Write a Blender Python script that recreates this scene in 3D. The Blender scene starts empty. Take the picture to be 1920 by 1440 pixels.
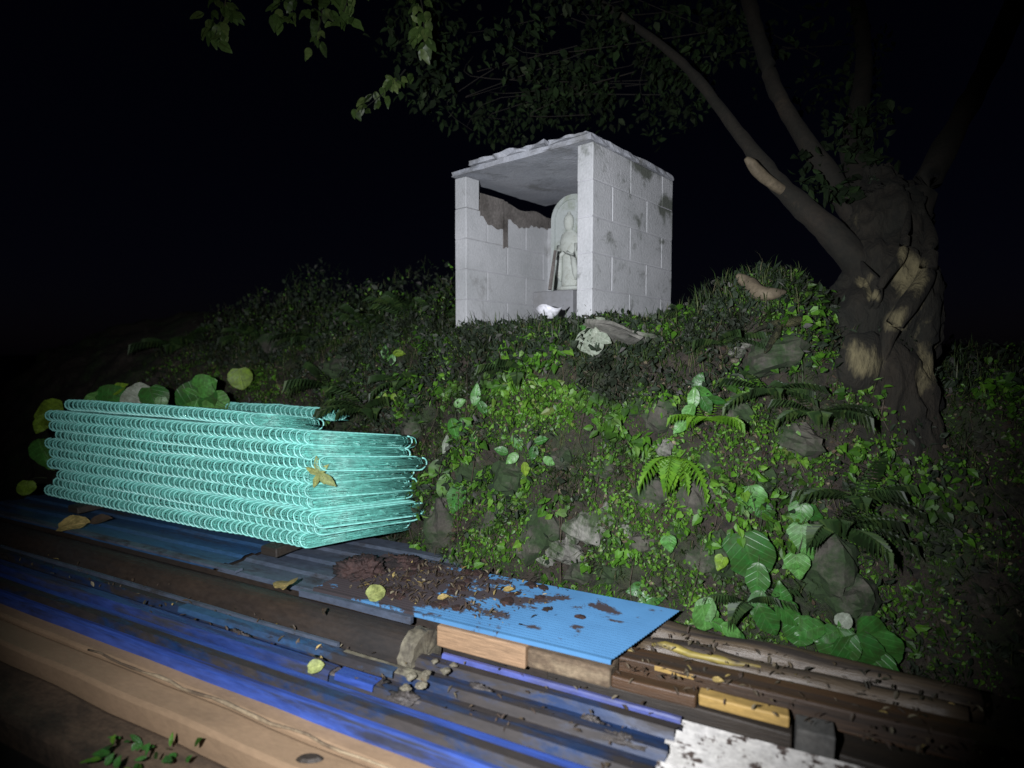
import bpy, math, random
from mathutils import Vector, Matrix, noise, Quaternion
random.seed(7)
R = math.radians
scene = bpy.context.scene
COL = scene.collection

# ------------------------------------------------------------------ camera
F_PX = 1100.0                      # focal length in pixels of the 1920 px wide photograph
PITCH = math.atan(60 / F_PX)
CAM = Vector((0, 0, 1.5))
cd = bpy.data.cameras.new('camera'); cam = bpy.data.objects.new('camera', cd); COL.objects.link(cam)
cd.sensor_width = 36; cd.lens = 36 * F_PX / 1920
cd.clip_start = .02; cd.clip_end = 600
cam.location = CAM; cam.rotation_euler = (R(90) - PITCH, 0, 0)
cd.dof.use_dof = True; cd.dof.focus_distance = 3.1; cd.dof.aperture_fstop = 1.0
scene.camera = cam
scene.render.filter_size = 2.7

# ------------------------------------------------------------------ night sky
w = bpy.data.worlds.new('World'); scene.world = w; w.use_nodes = True
nt = w.node_tree
bg = nt.nodes['Background']
sky = nt.nodes.new('ShaderNodeTexSky'); sky.sky_type = 'NISHITA'; sky.sun_disc = False
sky.sun_elevation = R(50); sky.sun_rotation = R(200)
tint = nt.nodes.new('ShaderNodeMix'); tint.data_type = 'RGBA'; tint.blend_type = 'MULTIPLY'; tint.inputs[0].default_value = 1
tint.inputs[7].default_value = (.65, .50, 1.0, 1); nt.links.new(sky.outputs[0], tint.inputs[6])     # murky violet night air
nt.links.new(tint.outputs[2], bg.inputs[0]); bg.inputs[1].default_value = .00042

# ------------------------------------------------------------------ the hand lamp that lit the picture, beside the camera
ld = bpy.data.lights.new('hand_torch', 'SPOT'); lo = bpy.data.objects.new('hand_torch', ld); COL.objects.link(lo)
ld.energy = 760; ld.color = (.92, .94, 1.0); ld.shadow_soft_size = .022
ld.spot_size = R(91); ld.spot_blend = .72
lo.location = (-.34, -.02, 1.58)
LT = Vector((-.16, 3.0, 1.20)) - lo.location
lo.rotation_euler = LT.to_track_quat('-Z', 'Y').to_euler()

scene.view_settings.view_transform = 'Standard'; scene.view_settings.look = 'None'
scene.view_settings.exposure = 0; scene.view_settings.gamma = 1

# ------------------------------------------------------------------ helpers
U = Vector((.894, -.447, 0)); V = Vector((.447, .894, 0))
def W(a, b, z): return U * a + V * b + Vector((0, 0, z))
def ab(p): return p.x * U.x + p.y * U.y, p.x * V.x + p.y * V.y
def ray(px, py):
    x, y, z = (px - 960) / F_PX, 1.0, (720 - py) / F_PX
    c, s = math.cos(PITCH), math.sin(PITCH)
    return Vector((x, y * c + z * s, -y * s + z * c))
def PY(px, py, Y):
    d = ray(px, py); return CAM + d * (Y / d.y)
def PZ(px, py, Z):
    d = ray(px, py); return CAM + d * ((Z - CAM.z) / d.z)

def wloc(o):
    v = Vector((0, 0, 0))
    while o is not None:
        v = v + o.location; o = o.parent
    return v
def empty(name, loc, label=None, cat=None, group=None):
    o = bpy.data.objects.new(name, None); COL.objects.link(o); o.location = loc; o.empty_display_size = .05
    if label: o['label'] = label
    if cat: o['category'] = cat
    if group: o['group'] = group
    return o
def mesh(name, vs, fs, m, parent=None, smooth=False, loc=None, label=None, cat=None, group=None, kind=None):
    """vs in world coordinates (or about loc when loc is given)"""
    me = bpy.data.meshes.new(name)
    if loc is None and parent is not None:
        pl = wloc(parent); vs = [Vector(v) - pl for v in vs]
    elif loc is None and parent is None and kind is None:
        c = Vector((sum(v[0] for v in vs), sum(v[1] for v in vs), 0)) / len(vs); c.z = min(v[2] for v in vs)
        loc = c; vs = [Vector(v) - c for v in vs]
    me.from_pydata([tuple(v) for v in vs], [], fs); me.update()
    if smooth:
        me.polygons.foreach_set('use_smooth', [True] * len(me.polygons))
    for mm in (m if isinstance(m, list) else [m]): me.materials.append(mm)
    o = bpy.data.objects.new(name, me); COL.objects.link(o)
    if parent is not None: o.parent = parent
    if loc is not None: o.location = loc
    if label: o['label'] = label
    if cat: o['category'] = cat
    if group: o['group'] = group
    if kind: o['kind'] = kind
    return o
def place(name, data, parent=None, loc=(0, 0, 0), rot=None, scale=None):
    o = bpy.data.objects.new(name, data); COL.objects.link(o); o.parent = parent; o.location = loc
    if rot is not None: o.rotation_euler = rot
    if scale is not None: o.scale = scale
    return o
def bevel(o, wd, seg=1):
    md = o.modifiers.new('bevel', 'BEVEL'); md.width = wd; md.segments = seg; md.limit_method = 'ANGLE'; md.angle_limit = R(40)
def abox(a0, a1, b0, b1, z0, z1, na=1, jit=0., sd=0):
    """box along the pile axis, cut in na lengths, with a little irregularity"""
    vs, fs = [], []
    for i in range(na + 1):
        a = a0 + (a1 - a0) * i / na
        for (b, z) in ((b0, z0), (b1, z0), (b1, z1), (b0, z1)):
            n = noise.noise_vector(Vector((a * 2.3 + sd, b * 9 + sd, z * 9))) * jit
            vs.append(W(a + (n.x if i in (0, na) else 0), b + n.y, z + n.z))
    for i in range(na):
        k = i * 4
        for j in range(4):
            fs.append((k + j, k + (j + 1) % 4, k + 4 + (j + 1) % 4, k + 4 + j))
    fs.append((3, 2, 1, 0)); k = na * 4; fs.append((k, k + 1, k + 2, k + 3))
    return vs, fs
def frame(t):
    t = t.normalized(); up = Vector((0, 0, 1)) if abs(t.z) < .9 else Vector((1, 0, 0))
    x = t.cross(up).normalized(); return x, x.cross(t).normalized()
def tube(pts, rad, n=8, rough=0., cap=True, fr=6., sd=0.):
    pts = [Vector(p) for p in pts]; vs, fs = [], []
    if not isinstance(rad, (list, tuple)): rad = [rad] * len(pts)
    for i, p in enumerate(pts):
        t = (pts[min(i + 1, len(pts) - 1)] - pts[max(i - 1, 0)])
        x, y = frame(t)
        for j in range(n):
            an = 2 * math.pi * j / n
            d = x * math.cos(an) + y * math.sin(an)
            r = rad[i]
            if rough: r *= 1 + rough * noise.noise((p + d * rad[i]) * fr + Vector((sd, 0, 0))) * 2
            vs.append(p + d * r)
    for i in range(len(pts) - 1):
        for j in range(n):
            fs.append((i * n + j, i * n + (j + 1) % n, (i + 1) * n + (j + 1) % n, (i + 1) * n + j))
    if cap:
        fs.append(tuple(range(n - 1, -1, -1))); fs.append(tuple((len(pts) - 1) * n + j for j in range(n)))
    return vs, fs
def spline(pts, k=6):
    """Catmull-Rom through pts ((Vector, radius) pairs)"""
    out, rr = [], []
    P = [pts[0]] + list(pts) + [pts[-1]]
    for i in range(1, len(P) - 2):
        for s in range(k):
            t = s / k
            c = [.5 * (-t ** 3 + 2 * t * t - t), .5 * (3 * t ** 3 - 5 * t * t + 2), .5 * (-3 * t ** 3 + 4 * t * t + t), .5 * (t ** 3 - t * t)]
            out.append(sum((P[i - 1 + q][0] * c[q] for q in range(4)), Vector((0, 0, 0))))
            rr.append(P[i][1] * (1 - t) + P[i + 1][1] * t)
    out.append(P[-2][0]); rr.append(P[-2][1]); return out, rr
def merge(*parts):
    vs, fs = [], []
    for v, f in parts:
        k = len(vs); vs += list(v); fs += [tuple(i + k for i in q) for q in f]
    return vs, fs

# ------------------------------------------------------------------ materials
def newmat(name):
    m = bpy.data.materials.new(name); m.use_nodes = True
    return m, m.node_tree, m.node_tree.nodes['Principled BSDF']
def nd(t, typ, **kw):
    n = t.nodes.new(typ)
    for k, v in kw.items(): setattr(n, k, v)
    return n
def ramp(t, stops, inp=None, interp='LINEAR'):
    r = nd(t, 'ShaderNodeValToRGB'); r.color_ramp.interpolation = interp
    e = r.color_ramp.elements
    while len(e) < len(stops): e.new(.5)
    for i, (p, c) in enumerate(stops):
        e[i].position = p; e[i].color = (c[0], c[1], c[2], 1) if len(c) == 3 else c
    if inp is not None: t.links.new(inp, r.inputs[0])
    return r
def ntex(t, scale, detail=6, rough=.6, vec=None, dist=0.):
    n = nd(t, 'ShaderNodeTexNoise'); n.inputs['Scale'].default_value = scale; n.inputs['Detail'].default_value = detail
    n.inputs['Roughness'].default_value = rough; n.inputs['Distortion'].default_value = dist
    if vec is not None: t.links.new(vec, n.inputs['Vector'])
    return n
def mixc(t, fac, a, b):
    m = nd(t, 'ShaderNodeMix', data_type='RGBA')
    for s, v in ((m.inputs[0], fac), (m.inputs[6], a), (m.inputs[7], b)):
        if hasattr(v, 'links') or hasattr(v, 'is_linked'): t.links.new(v, s)
        elif isinstance(v, (tuple, list)): s.default_value = (v[0], v[1], v[2], 1)
        else: s.default_value = v
    return m.outputs[2]
def bump(t, bs, h, strength=.4, dist=.01):
    b = nd(t, 'ShaderNodeBump'); b.inputs['Strength'].default_value = strength; b.inputs['Distance'].default_value = dist
    t.links.new(h, b.inputs['Height']); t.links.new(b.outputs[0], bs.inputs['Normal'])
def wpos(t, sx=1, sy=1, sz=1):
    """world position, turned to the pile's own axis (x along the pile), scaled"""
    g = nd(t, 'ShaderNodeNewGeometry'); mp = nd(t, 'ShaderNodeVectorRotate'); mp.rotation_type = 'Z_AXIS'
    mp.inputs['Angle'].default_value = math.atan2(.447, .894)
    t.links.new(g.outputs['Position'], mp.inputs['Vector'])
    m2 = nd(t, 'ShaderNodeMapping'); m2.inputs['Scale'].default_value = (sx, sy, sz)
    t.links.new(mp.outputs[0], m2.inputs[0]); return m2.outputs[0]

def stained(name, base, base2, dirt, lo=.45, hi=.6, rough=.6, scale=5., bstr=.3, sx=1, sy=1, sz=1, fine=40., metallic=0., spec=.5, dirt_rough=.9, dscale=None, grain=.55):
    """base colour with patches of a second tone, and dirt where a noise passes a threshold"""
    m, t, b = newmat(name)
    v = wpos(t, sx, sy, sz)
    n1 = ntex(t, scale, 7, .62, v); n2 = ntex(t, fine, 5, .6, v); n3 = ntex(t, (dscale or scale * .6), 9, .7, v, .3)
    c1 = mixc(t, ramp(t, [(.35, (0, 0, 0)), (.65, (1, 1, 1))], n1.outputs[0]).outputs[0], base, base2)
    dr = ramp(t, [(lo, (0, 0, 0)), (hi, (1, 1, 1))], n3.outputs[0])
    c2 = mixc(t, dr.outputs[0], c1, dirt)
    c3 = mixc(t, ramp(t, [(.3, (grain,) * 3), (.7, (1, 1, 1))], n2.outputs[0]).outputs[0], (0, 0, 0), c2)
    t.links.new(c3, b.inputs['Base Color'])
    rr = ramp(t, [(0, (rough,) * 3), (1, (dirt_rough,) * 3)], dr.outputs[0]); t.links.new(rr.outputs[0], b.inputs['Roughness'])
    b.inputs['Metallic'].default_value = metallic; b.inputs['Specular IOR Level'].default_value = spec
    bump(t, b, n2.outputs[0], bstr, .004)
    return m
def leafmat(name, stops, rough=.45, trans=.25, veins=False, spec=.4, clump=True):
    m, t, b = newmat(name)
    g = nd(t, 'ShaderNodeNewGeometry'); oi = nd(t, 'ShaderNodeObjectInfo')
    ad = nd(t, 'ShaderNodeMath', operation='ADD'); t.links.new(g.outputs['Random Per Island'], ad.inputs[0]); t.links.new(oi.outputs['Random'], ad.inputs[1])
    fr = nd(t, 'ShaderNodeMath', operation='FRACT'); t.links.new(ad.outputs[0], fr.inputs[0])
    r = ramp(t, stops, fr.outputs[0])
    col = r.outputs[0]
    n = ntex(t, 60, 4, .6, g.outputs['Position'])
    col = mixc(t, ramp(t, [(.3, (.6, .6, .6)), (.6, (1, 1, 1))], n.outputs[0]).outputs[0], (.02, .02, .012), col)
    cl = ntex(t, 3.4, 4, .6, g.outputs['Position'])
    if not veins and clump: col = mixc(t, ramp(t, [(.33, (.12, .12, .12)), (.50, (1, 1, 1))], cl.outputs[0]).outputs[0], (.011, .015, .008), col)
    if veins:      # midrib and side veins in the leaf's own coordinates
        tc = nd(t, 'ShaderNodeTexCoord'); sx = nd(t, 'ShaderNodeSeparateXYZ'); t.links.new(tc.outputs['Object'], sx.inputs[0])
        ab_ = nd(t, 'ShaderNodeMath', operation='ABSOLUTE'); t.links.new(sx.outputs[0], ab_.inputs[0])
        m1 = nd(t, 'ShaderNodeMath', operation='MULTIPLY_ADD'); t.links.new(ab_.outputs[0], m1.inputs[0]); m1.inputs[1].default_value = -.75; t.links.new(sx.outputs[1], m1.inputs[2])
        m2 = nd(t, 'ShaderNodeMath', operation='MULTIPLY'); t.links.new(m1.outputs[0], m2.inputs[0]); m2.inputs[1].default_value = 34
        m3 = nd(t, 'ShaderNodeMath', operation='SINE'); t.links.new(m2.outputs[0], m3.inputs[0])
        rv = ramp(t, [(.80, (0, 0, 0)), (.99, (1, 1, 1))], m3.outputs[0]); rm = ramp(t, [(.012, (1, 1, 1)), (.035, (0, 0, 0))], ab_.outputs[0])
        mx2 = nd(t, 'ShaderNodeMath', operation='MAXIMUM'); t.links.new(rv.outputs[0], mx2.inputs[0]); t.links.new(rm.outputs[0], mx2.inputs[1])
        m4 = nd(t, 'ShaderNodeMath', operation='MULTIPLY'); t.links.new(mx2.outputs[0], m4.inputs[0]); m4.inputs[1].default_value = .30
        n5 = ntex(t, 2.6, 5, .65, tc.outputs['Object'])
        col = mixc(t, ramp(t, [(.36, (.45, .45, .45)), (.6, (1, 1, 1))], n5.outputs[0]).outputs[0], (.035, .04, .012), col)
        lt = nd(t, 'ShaderNodeMix', data_type='RGBA', blend_type='MULTIPLY'); lt.inputs[0].default_value = 1; t.links.new(col, lt.inputs[6]); lt.inputs[7].default_value = (2.2, 1.9, 2.2, 1)
        col = mixc(t, m4.outputs[0], col, lt.outputs[2])
        bump(t, b, mx2.outputs[0], .3, .004)
    t.links.new(col, b.inputs['Base Color']); b.inputs['Roughness'].default_value = rough; b.inputs['Specular IOR Level'].default_value = spec
    tr = nd(t, 'ShaderNodeBsdfTranslucent'); t.links.new(col, tr.inputs[0])
    mx = nd(t, 'ShaderNodeMixShader'); mx.inputs[0].default_value = trans
    t.links.new(b.outputs[0], mx.inputs[1]); t.links.new(tr.outputs[0], mx.inputs[2])
    t.links.new(mx.outputs[0], t.nodes['Material Output'].inputs[0]); return m

def pile_dirt(m, terms):
    """shift the dirt threshold of a stained material with gentle mounds of dirt centred at given places (a, b, radius, amount)"""
    t = m.node_tree
    noises = [n for n in t.nodes if n.bl_idname == 'ShaderNodeTexNoise']; n3 = noises[2]
    link = [l for l in t.links if l.from_node == n3][0]; dst = link.to_socket; t.links.remove(link)
    cur = n3.outputs[0]; v = wpos(t)
    for q in terms:
        (a, b, ra, rb, amt), (z, rz) = q[:5], (q[5:] or (0, 1e6))
        s = nd(t, 'ShaderNodeVectorMath', operation='SUBTRACT'); t.links.new(v, s.inputs[0]); s.inputs[1].default_value = (a, b, z)
        k = nd(t, 'ShaderNodeVectorMath', operation='MULTIPLY'); t.links.new(s.outputs[0], k.inputs[0]); k.inputs[1].default_value = (1 / ra, 1 / rb, 1 / rz)
        l = nd(t, 'ShaderNodeVectorMath', operation='LENGTH'); t.links.new(k.outputs[0], l.inputs[0])
        mr = nd(t, 'ShaderNodeMapRange', interpolation_type='SMOOTHSTEP'); t.links.new(l.outputs['Value'], mr.inputs[0])
        mr.inputs[1].default_value = 0; mr.inputs[2].default_value = 1; mr.inputs[3].default_value = amt; mr.inputs[4].default_value = 0
        ad = nd(t, 'ShaderNodeMath', operation='ADD'); t.links.new(cur, ad.inputs[0]); t.links.new(mr.outputs[0], ad.inputs[1]); cur = ad.outputs[0]
    t.links.new(cur, dst)
M = {}
M['block'] = stained('concrete_block_grey', (.475, .48, .49), (.38, .39, .395), (.17, .17, .155), .60, .74, .9, 3.0, .5, fine=70, dscale=2.4, grain=.86)
M['block_stain'] = stained('concrete_block_blackened', (.475, .48, .49), (.38, .39, .395), (.11, .12, .10), .56, .70, .9, 3.0, .5, fine=70, dscale=6, grain=.86)
pile_dirt(M['block_stain'], [(-.95, 3.6, .25, .35, .28, 2.60, .10), (-.86, 3.85, .25, .22, .26, 2.42, .16), (-.9, 3.5, .3, .9, .16, 2.66, .07), (-.85, 3.8, .2, .12, .2, 2.2, .05)])
M['mortar'] = stained('mortar_grey', (.46, .46, .48), (.38, .38, .40), (.27, .27, .26), .5, .7, .95, 6.0, .6, fine=90, grain=.86)
M['mortar_brown'] = stained('mortar_brown_damp', (.13, .115, .105), (.20, .18, .165), (.08, .07, .06), .5, .7, .95, 9.0, .8, fine=60)
M['roof'] = stained('roof_slab_cement', (.37, .38, .41), (.29, .305, .34), (.12, .12, .11), .5, .68, .9, 4.0, .5, fine=60, grain=.86)
M['stele'] = stained('carved_stone_grey_green', (.40, .43, .42), (.35, .38, .365), (.26, .29, .24), .50, .62, .85, 9.0, .5, fine=90, grain=.86)
M['figure'] = stained('carved_stone_pale', (.46, .49, .45), (.40, .42, .38), (.27, .27, .22), .55, .7, .85, 20.0, .5, fine=90, grain=.86)
M['pedestal'] = stained('pedestal_stone', (.25, .255, .27), (.21, .21, .215), (.15, .15, .14), .5, .7, .9, 6.0, .4, grain=.86)
M['white'] = stained('white_glazed', (.75, .75, .80), (.70, .70, .74), (.5, .5, .5), .6, .8, .25, 9.0, .1)
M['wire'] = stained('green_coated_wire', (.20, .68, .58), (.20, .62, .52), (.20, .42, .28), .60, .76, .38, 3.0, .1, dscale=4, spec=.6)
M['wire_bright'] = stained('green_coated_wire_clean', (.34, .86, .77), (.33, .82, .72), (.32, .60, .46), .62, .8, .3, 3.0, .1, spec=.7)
M['royal_dull'] = stained('dirty_blue_plastic', (.035, .065, .24), (.022, .045, .16), (.026, .028, .04), .46, .62, .36, 3.5, .12, sx=.3, sy=4, dscale=6)
M['tan_falloff'] = stained('tan_board_light_falloff', (.17, .115, .07), (.12, .08, .05), (.035, .027, .018), .44, .60, .85, 2.4, .8, sx=.8, sy=1.5, fine=40)  # lamp falloff at the bottom left painted in as a dark patchy tan
M['sky_sheet'] = stained('pale_blue_painted_steel', (.075, .205, .38), (.062, .17, .32), (.032, .024, .026), .59, .63, .36, 3.0, .0, spec=.5, sy=1.7, dscale=5, grain=.96)
pile_dirt(M['sky_sheet'], [(-1.85, 2.26, .85, .62, .34), (-1.05, 2.33, .42, .13, .16), (-1.35, 2.12, .45, .1, .15), (-.75, 2.40, .12, .06, .12), (-.80, 2.18, .10, .05, .12), (-.95, 2.10, .09, .03, .12), (-.68, 2.30, .10, .03, .13), (-1.0, 2.44, .5, .06, .10)])
M['dull_sheet'] = stained('dull_blue_painted_steel', (.03, .095, .22), (.04, .085, .16), (.025, .022, .025), .52, .62, .45, 3.0, .15, sx=.5, sy=2)
M['grey_sheet'] = stained('faded_grey_blue_steel', (.10, .12, .16), (.07, .09, .13), (.03, .027, .027), .5, .6, .5, 5.0, .2, sx=.5)
M['navy'] = stained('navy_folded_steel', (.012, .036, .11), (.028, .040, .075), (.032, .026, .024), .42, .52, .36, 4.5, .15, sx=.4, sy=2, dscale=4, spec=.5, dirt_rough=.7)
M['royal'] = stained('royal_blue_plastic', (.045, .095, .37), (.030, .06, .25), (.03, .035, .06), .50, .64, .33, 3.5, .12, sx=.22, sy=5, dscale=5, spec=.5, dirt_rough=.6)
M['lilac'] = stained('lilac_blue_strip', (.10, .13, .38), (.06, .075, .24), (.045, .045, .06), .46, .60, .35, 4.0, .1, sx=.4)
M['ivory'] = stained('ivory_corrugated_sheet', (.55, .53, .50), (.48, .46, .42), (.055, .038, .03), .54, .565, .55, 6.0, .2, dscale=8)
M['mud'] = stained('wet_mud', (.045, .038, .034), (.08, .068, .06), (.02, .016, .015), .5, .65, .6, 14.0, 1.0, fine=80)
M['rust'] = stained('rusty_brown_steel', (.030, .022, .017), (.045, .03, .02), (.016, .014, .013), .45, .7, .55, 5.0, .6, sx=.4, fine=50)
M['rim'] = stained('pale_pipe_rim', (.22, .20, .14), (.11, .095, .065), (.05, .04, .03), .5, .65, .7, 12.0, .5)
M['tan_timber'] = stained('tan_sawn_timber', (.42, .26, .145), (.33, .21, .12), (.10, .065, .04), .58, .72, .7, 3.0, .4, sx=.25, sy=3, sz=3, fine=60)
M['tan_beam'] = stained('tan_weathered_beam', (.34, .225, .135), (.27, .18, .105), (.13, .085, .05), .54, .78, .75, 1.4, .3, sx=.8, sy=2, sz=2, fine=40, grain=.85)
M['worn'] = stained('pale_worn_wood', (.42, .33, .21), (.30, .22, .13), (.13, .09, .055), .46, .60, .8, 5.0, .6, sx=.7, fine=60)
M['brown_timber'] = stained('brown_wet_timber', (.095, .050, .024), (.06, .034, .018), (.02, .014, .01), .48, .66, .5, 4.0, .6, sx=.22, sy=5, sz=5, fine=50)
M['dark_timber'] = stained('dark_old_timber', (.045, .033, .023), (.028, .022, .016), (.014, .011, .009), .5, .7, .6, 4.0, .7, sx=.22, sy=5, sz=5, fine=50)
M['yellow_cut'] = stained('yellow_cut_wood', (.46, .29, .085), (.38, .25, .075), (.12, .075, .03), .60, .74, .65, 5.0, .4, sx=.3, fine=60)
M['drift'] = stained('grey_wet_log', (.085, .06, .035), (.12, .09, .06), (.02, .014, .01), .48, .62, .45, 6.0, .7, sx=.2, sy=4, sz=4)
M['yellow_paint'] = stained('yellow_paint_streak', (.34, .27, .05), (.26, .20, .07), (.06, .045, .03), .46, .54, .5, 12.0, .3, sx=.5)
M['grey_block'] = stained('grey_cement_lump', (.10, .095, .085), (.07, .07, .065), (.03, .03, .03), .5, .7, .9, 9.0, .7)
M['soil_clump'] = stained('reddish_dead_leaf_mould', (.060, .028, .022), (.035, .018, .016), (.014, .010, .010), .48, .60, .8, 14.0, 1.0, fine=90)
M['rock'] = stained('bank_stone', (.085, .078, .06), (.055, .05, .04), (.022, .045, .012), .42, .54, .85, 7.0, .8, fine=60)
M['rock_pale'] = stained('pale_bank_stone', (.24, .235, .20), (.15, .145, .125), (.035, .06, .02), .46, .57, .85, 9.0, .8, fine=60)
M['pale_wood'] = stained('cut_wood_pale', (.17, .135, .085), (.12, .095, .06), (.08, .065, .04), .55, .72, .8, 9.0, .6)
M['pale_root'] = stained('lichened_root', (.15, .145, .06), (.09, .09, .04), (.025, .028, .014), .48, .62, .8, 8.0, .8)
M['bark'] = stained('mossy_bark', (.021, .016, .009), (.008, .009, .005), (.17, .145, .075), .64, .74, .9, 4.0, 1.0, sz=.4, fine=40)
M['dimmed_bark'] = stained('smooth_dimmed_limb_bark', (.020, .015, .009), (.009, .009, .005), (.05, .035, .018), .60, .72, .9, 4.0, 1.0, fine=40)  # dim light on the limbs and twigs is put into this darker bark colour
for k_, d_ in (('bark', .02), ('block', .007), ('block_stain', .007), ('roof', .008)):
    [setattr(n.inputs['Distance'], 'default_value', d_) for n in M[k_].node_tree.nodes if n.bl_idname == 'ShaderNodeBump']
M['soil'] = stained('dark_soil', (.028, .021, .016), (.016, .013, .010), (.016, .022, .008), .45, .6, .95, 3.0, 1.0, fine=30)
def bankmat():
    m, t, b = newmat('mossy_earth_bank')
    v = wpos(t)
    n1 = ntex(t, 2.2, 8, .65, v); n2 = ntex(t, 24, 8, .7, v); n3 = ntex(t, 9, 8, .7, v)
    c = mixc(t, ramp(t, [(.46, (0, 0, 0)), (.62, (1, 1, 1))], n1.outputs[0]).outputs[0], (.036, .027, .019), (.022, .042, .010))
    c = mixc(t, ramp(t, [(.58, (0, 0, 0)), (.68, (1, 1, 1))], n3.outputs[0]).outputs[0], c, (.085, .076, .058))
    c = mixc(t, ramp(t, [(.35, (1, 1, 1)), (.55, (0, 0, 0))], n2.outputs[0]).outputs[0], c, (.011, .010, .007))
    t.links.new(c, b.inputs['Base Color']); b.inputs['Roughness'].default_value = .8
    bump(t, b, n2.outputs[0], 1.0, .03); return m
M['bank'] = bankmat()
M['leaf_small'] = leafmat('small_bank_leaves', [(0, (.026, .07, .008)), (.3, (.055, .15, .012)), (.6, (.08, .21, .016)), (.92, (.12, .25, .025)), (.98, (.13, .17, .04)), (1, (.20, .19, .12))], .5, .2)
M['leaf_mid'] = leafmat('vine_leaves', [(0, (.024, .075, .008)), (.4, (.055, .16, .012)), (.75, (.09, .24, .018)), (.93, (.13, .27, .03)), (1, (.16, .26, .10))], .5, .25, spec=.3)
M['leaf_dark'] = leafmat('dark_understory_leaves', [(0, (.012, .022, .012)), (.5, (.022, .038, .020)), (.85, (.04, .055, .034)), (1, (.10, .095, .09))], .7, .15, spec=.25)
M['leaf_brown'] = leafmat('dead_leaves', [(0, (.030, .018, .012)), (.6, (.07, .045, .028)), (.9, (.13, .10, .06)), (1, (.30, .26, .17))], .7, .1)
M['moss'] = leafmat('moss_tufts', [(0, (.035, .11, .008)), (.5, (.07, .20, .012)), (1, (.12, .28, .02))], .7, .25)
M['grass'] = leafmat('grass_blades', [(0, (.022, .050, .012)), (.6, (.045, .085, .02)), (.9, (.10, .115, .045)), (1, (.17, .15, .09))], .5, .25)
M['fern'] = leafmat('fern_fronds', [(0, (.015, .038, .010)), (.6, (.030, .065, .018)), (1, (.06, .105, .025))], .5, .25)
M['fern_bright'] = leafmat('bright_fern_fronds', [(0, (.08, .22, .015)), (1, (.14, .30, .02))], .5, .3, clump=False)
M['heart'] = leafmat('heart_leaves', [(0, (.05, .20, .03)), (.5, (.08, .27, .05)), (1, (.13, .33, .08))], .42, .25, veins=True)
M['heart_pale'] = leafmat('pale_green_leaves', [(0, (.13, .30, .10)), (1, (.19, .36, .15))], .42, .25, veins=True)
M['heart_lime'] = leafmat('lime_leaves', [(0, (.17, .32, .02)), (1, (.22, .36, .03))], .5, .3, veins=True)
M['heart_dark'] = leafmat('deep_green_leaves', [(0, (.022, .11, .018)), (1, (.04, .17, .028))], .4, .2, veins=True)
M['silver'] = leafmat('silvery_leaf_backs', [(0, (.22, .27, .20)), (1, (.30, .34, .26))], .6, .2, veins=True)
M['yellow_leaf'] = leafmat('yellow_fallen_leaves', [(0, (.42, .30, .09)), (1, (.50, .38, .14))], .6, .2, veins=True)
M['lime_fallen'] = leafmat('yellow_green_fallen_leaf', [(0, (.28, .34, .11)), (1, (.34, .38, .12))], .6, .2, veins=True)
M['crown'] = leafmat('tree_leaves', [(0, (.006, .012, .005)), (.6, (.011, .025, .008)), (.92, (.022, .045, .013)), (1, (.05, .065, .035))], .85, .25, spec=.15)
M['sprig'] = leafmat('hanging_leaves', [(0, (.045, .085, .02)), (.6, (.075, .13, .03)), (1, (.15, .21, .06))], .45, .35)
M['dead_stem'] = stained('dead_stems_brown', (.10, .08, .05), (.06, .045, .03), (.02, .018, .012), .5, .7, .8, 9.0, .2)
M['stem'] = stained('plant_stem', (.05, .07, .025), (.035, .05, .02), (.03, .03, .02), .5, .7, .7, 9.0, .2)

pile_dirt(M['bark'], [ab(PY(x, y, Y)) + (r, .45, amt, PY(x, y, Y).z, rz) for x, y, Y, r, rz, amt in ((1612, 680, 2.87, .16, .22, .42), (1628, 525, 2.95, .10, .12, .32), (1640, 560, 2.92, .07, .07, .3), (1710, 520, 2.9, .12, .26, .28), (1670, 600, 2.85, .12, .14, .26), (1735, 700, 2.9, .10, .2, .16), (1425, 60, 3.95, .12, .25, .22), (1300, 150, 3.85, .2, .15, .16))])

# ------------------------------------------------------------------ the bank: height as a function of the pile axis (a) and distance behind it (b)
def lerp(tab, x):
    if x <= tab[0][0]: return tab[0][1]
    for (x0, y0), (x1, y1) in zip(tab, tab[1:]):
        if x <= x1: return y0 + (y1 - y0) * (x - x0) / (x1 - x0)
    return tab[-1][1]
FOOT = [(-8, 3.3), (-5, 3.12), (-2.9, 3.0), (-2.3, 2.86), (-1.9, 2.66), (-.5, 2.58), (.0, 2.72), (.5, 2.86), (3, 3.0)]
WID = [(-8, 1.0), (-4, .8), (-2.6, .5), (-2, .42), (-.9, .42), (-.3, .7), (.5, .95), (3, 1.0)]
TOP = [(-8, 1.55), (-4, 1.52), (-2.6, 1.62), (-2, 1.60), (-.8, 1.60), (-.2, 1.48), (.5, 1.35), (3, 1.3)]
SLP = [(-8, .50), (-3.5, .50), (-2.5, .32), (-2, .0), (-.8, .0), (0, .1), (3, .15)]
def hgt(a, b):
    return hgt0(a, b) + .40 * math.exp(-((a + .14) / .42) ** 2 - ((b - 3.52) / .34) ** 2)
def hgt0(a, b):
    f, wd, tp, sl = lerp(FOOT, a), lerp(WID, a), lerp(TOP, a), lerp(SLP, a)
    d = b - f
    if d <= 0: return .0
    if d < wd:
        s = d / wd; return tp * (1 - (1 - s) ** 1.7)
    e = d - wd
    return tp + sl * (1.6 * (1 - math.exp(-e / 1.6)))
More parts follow.
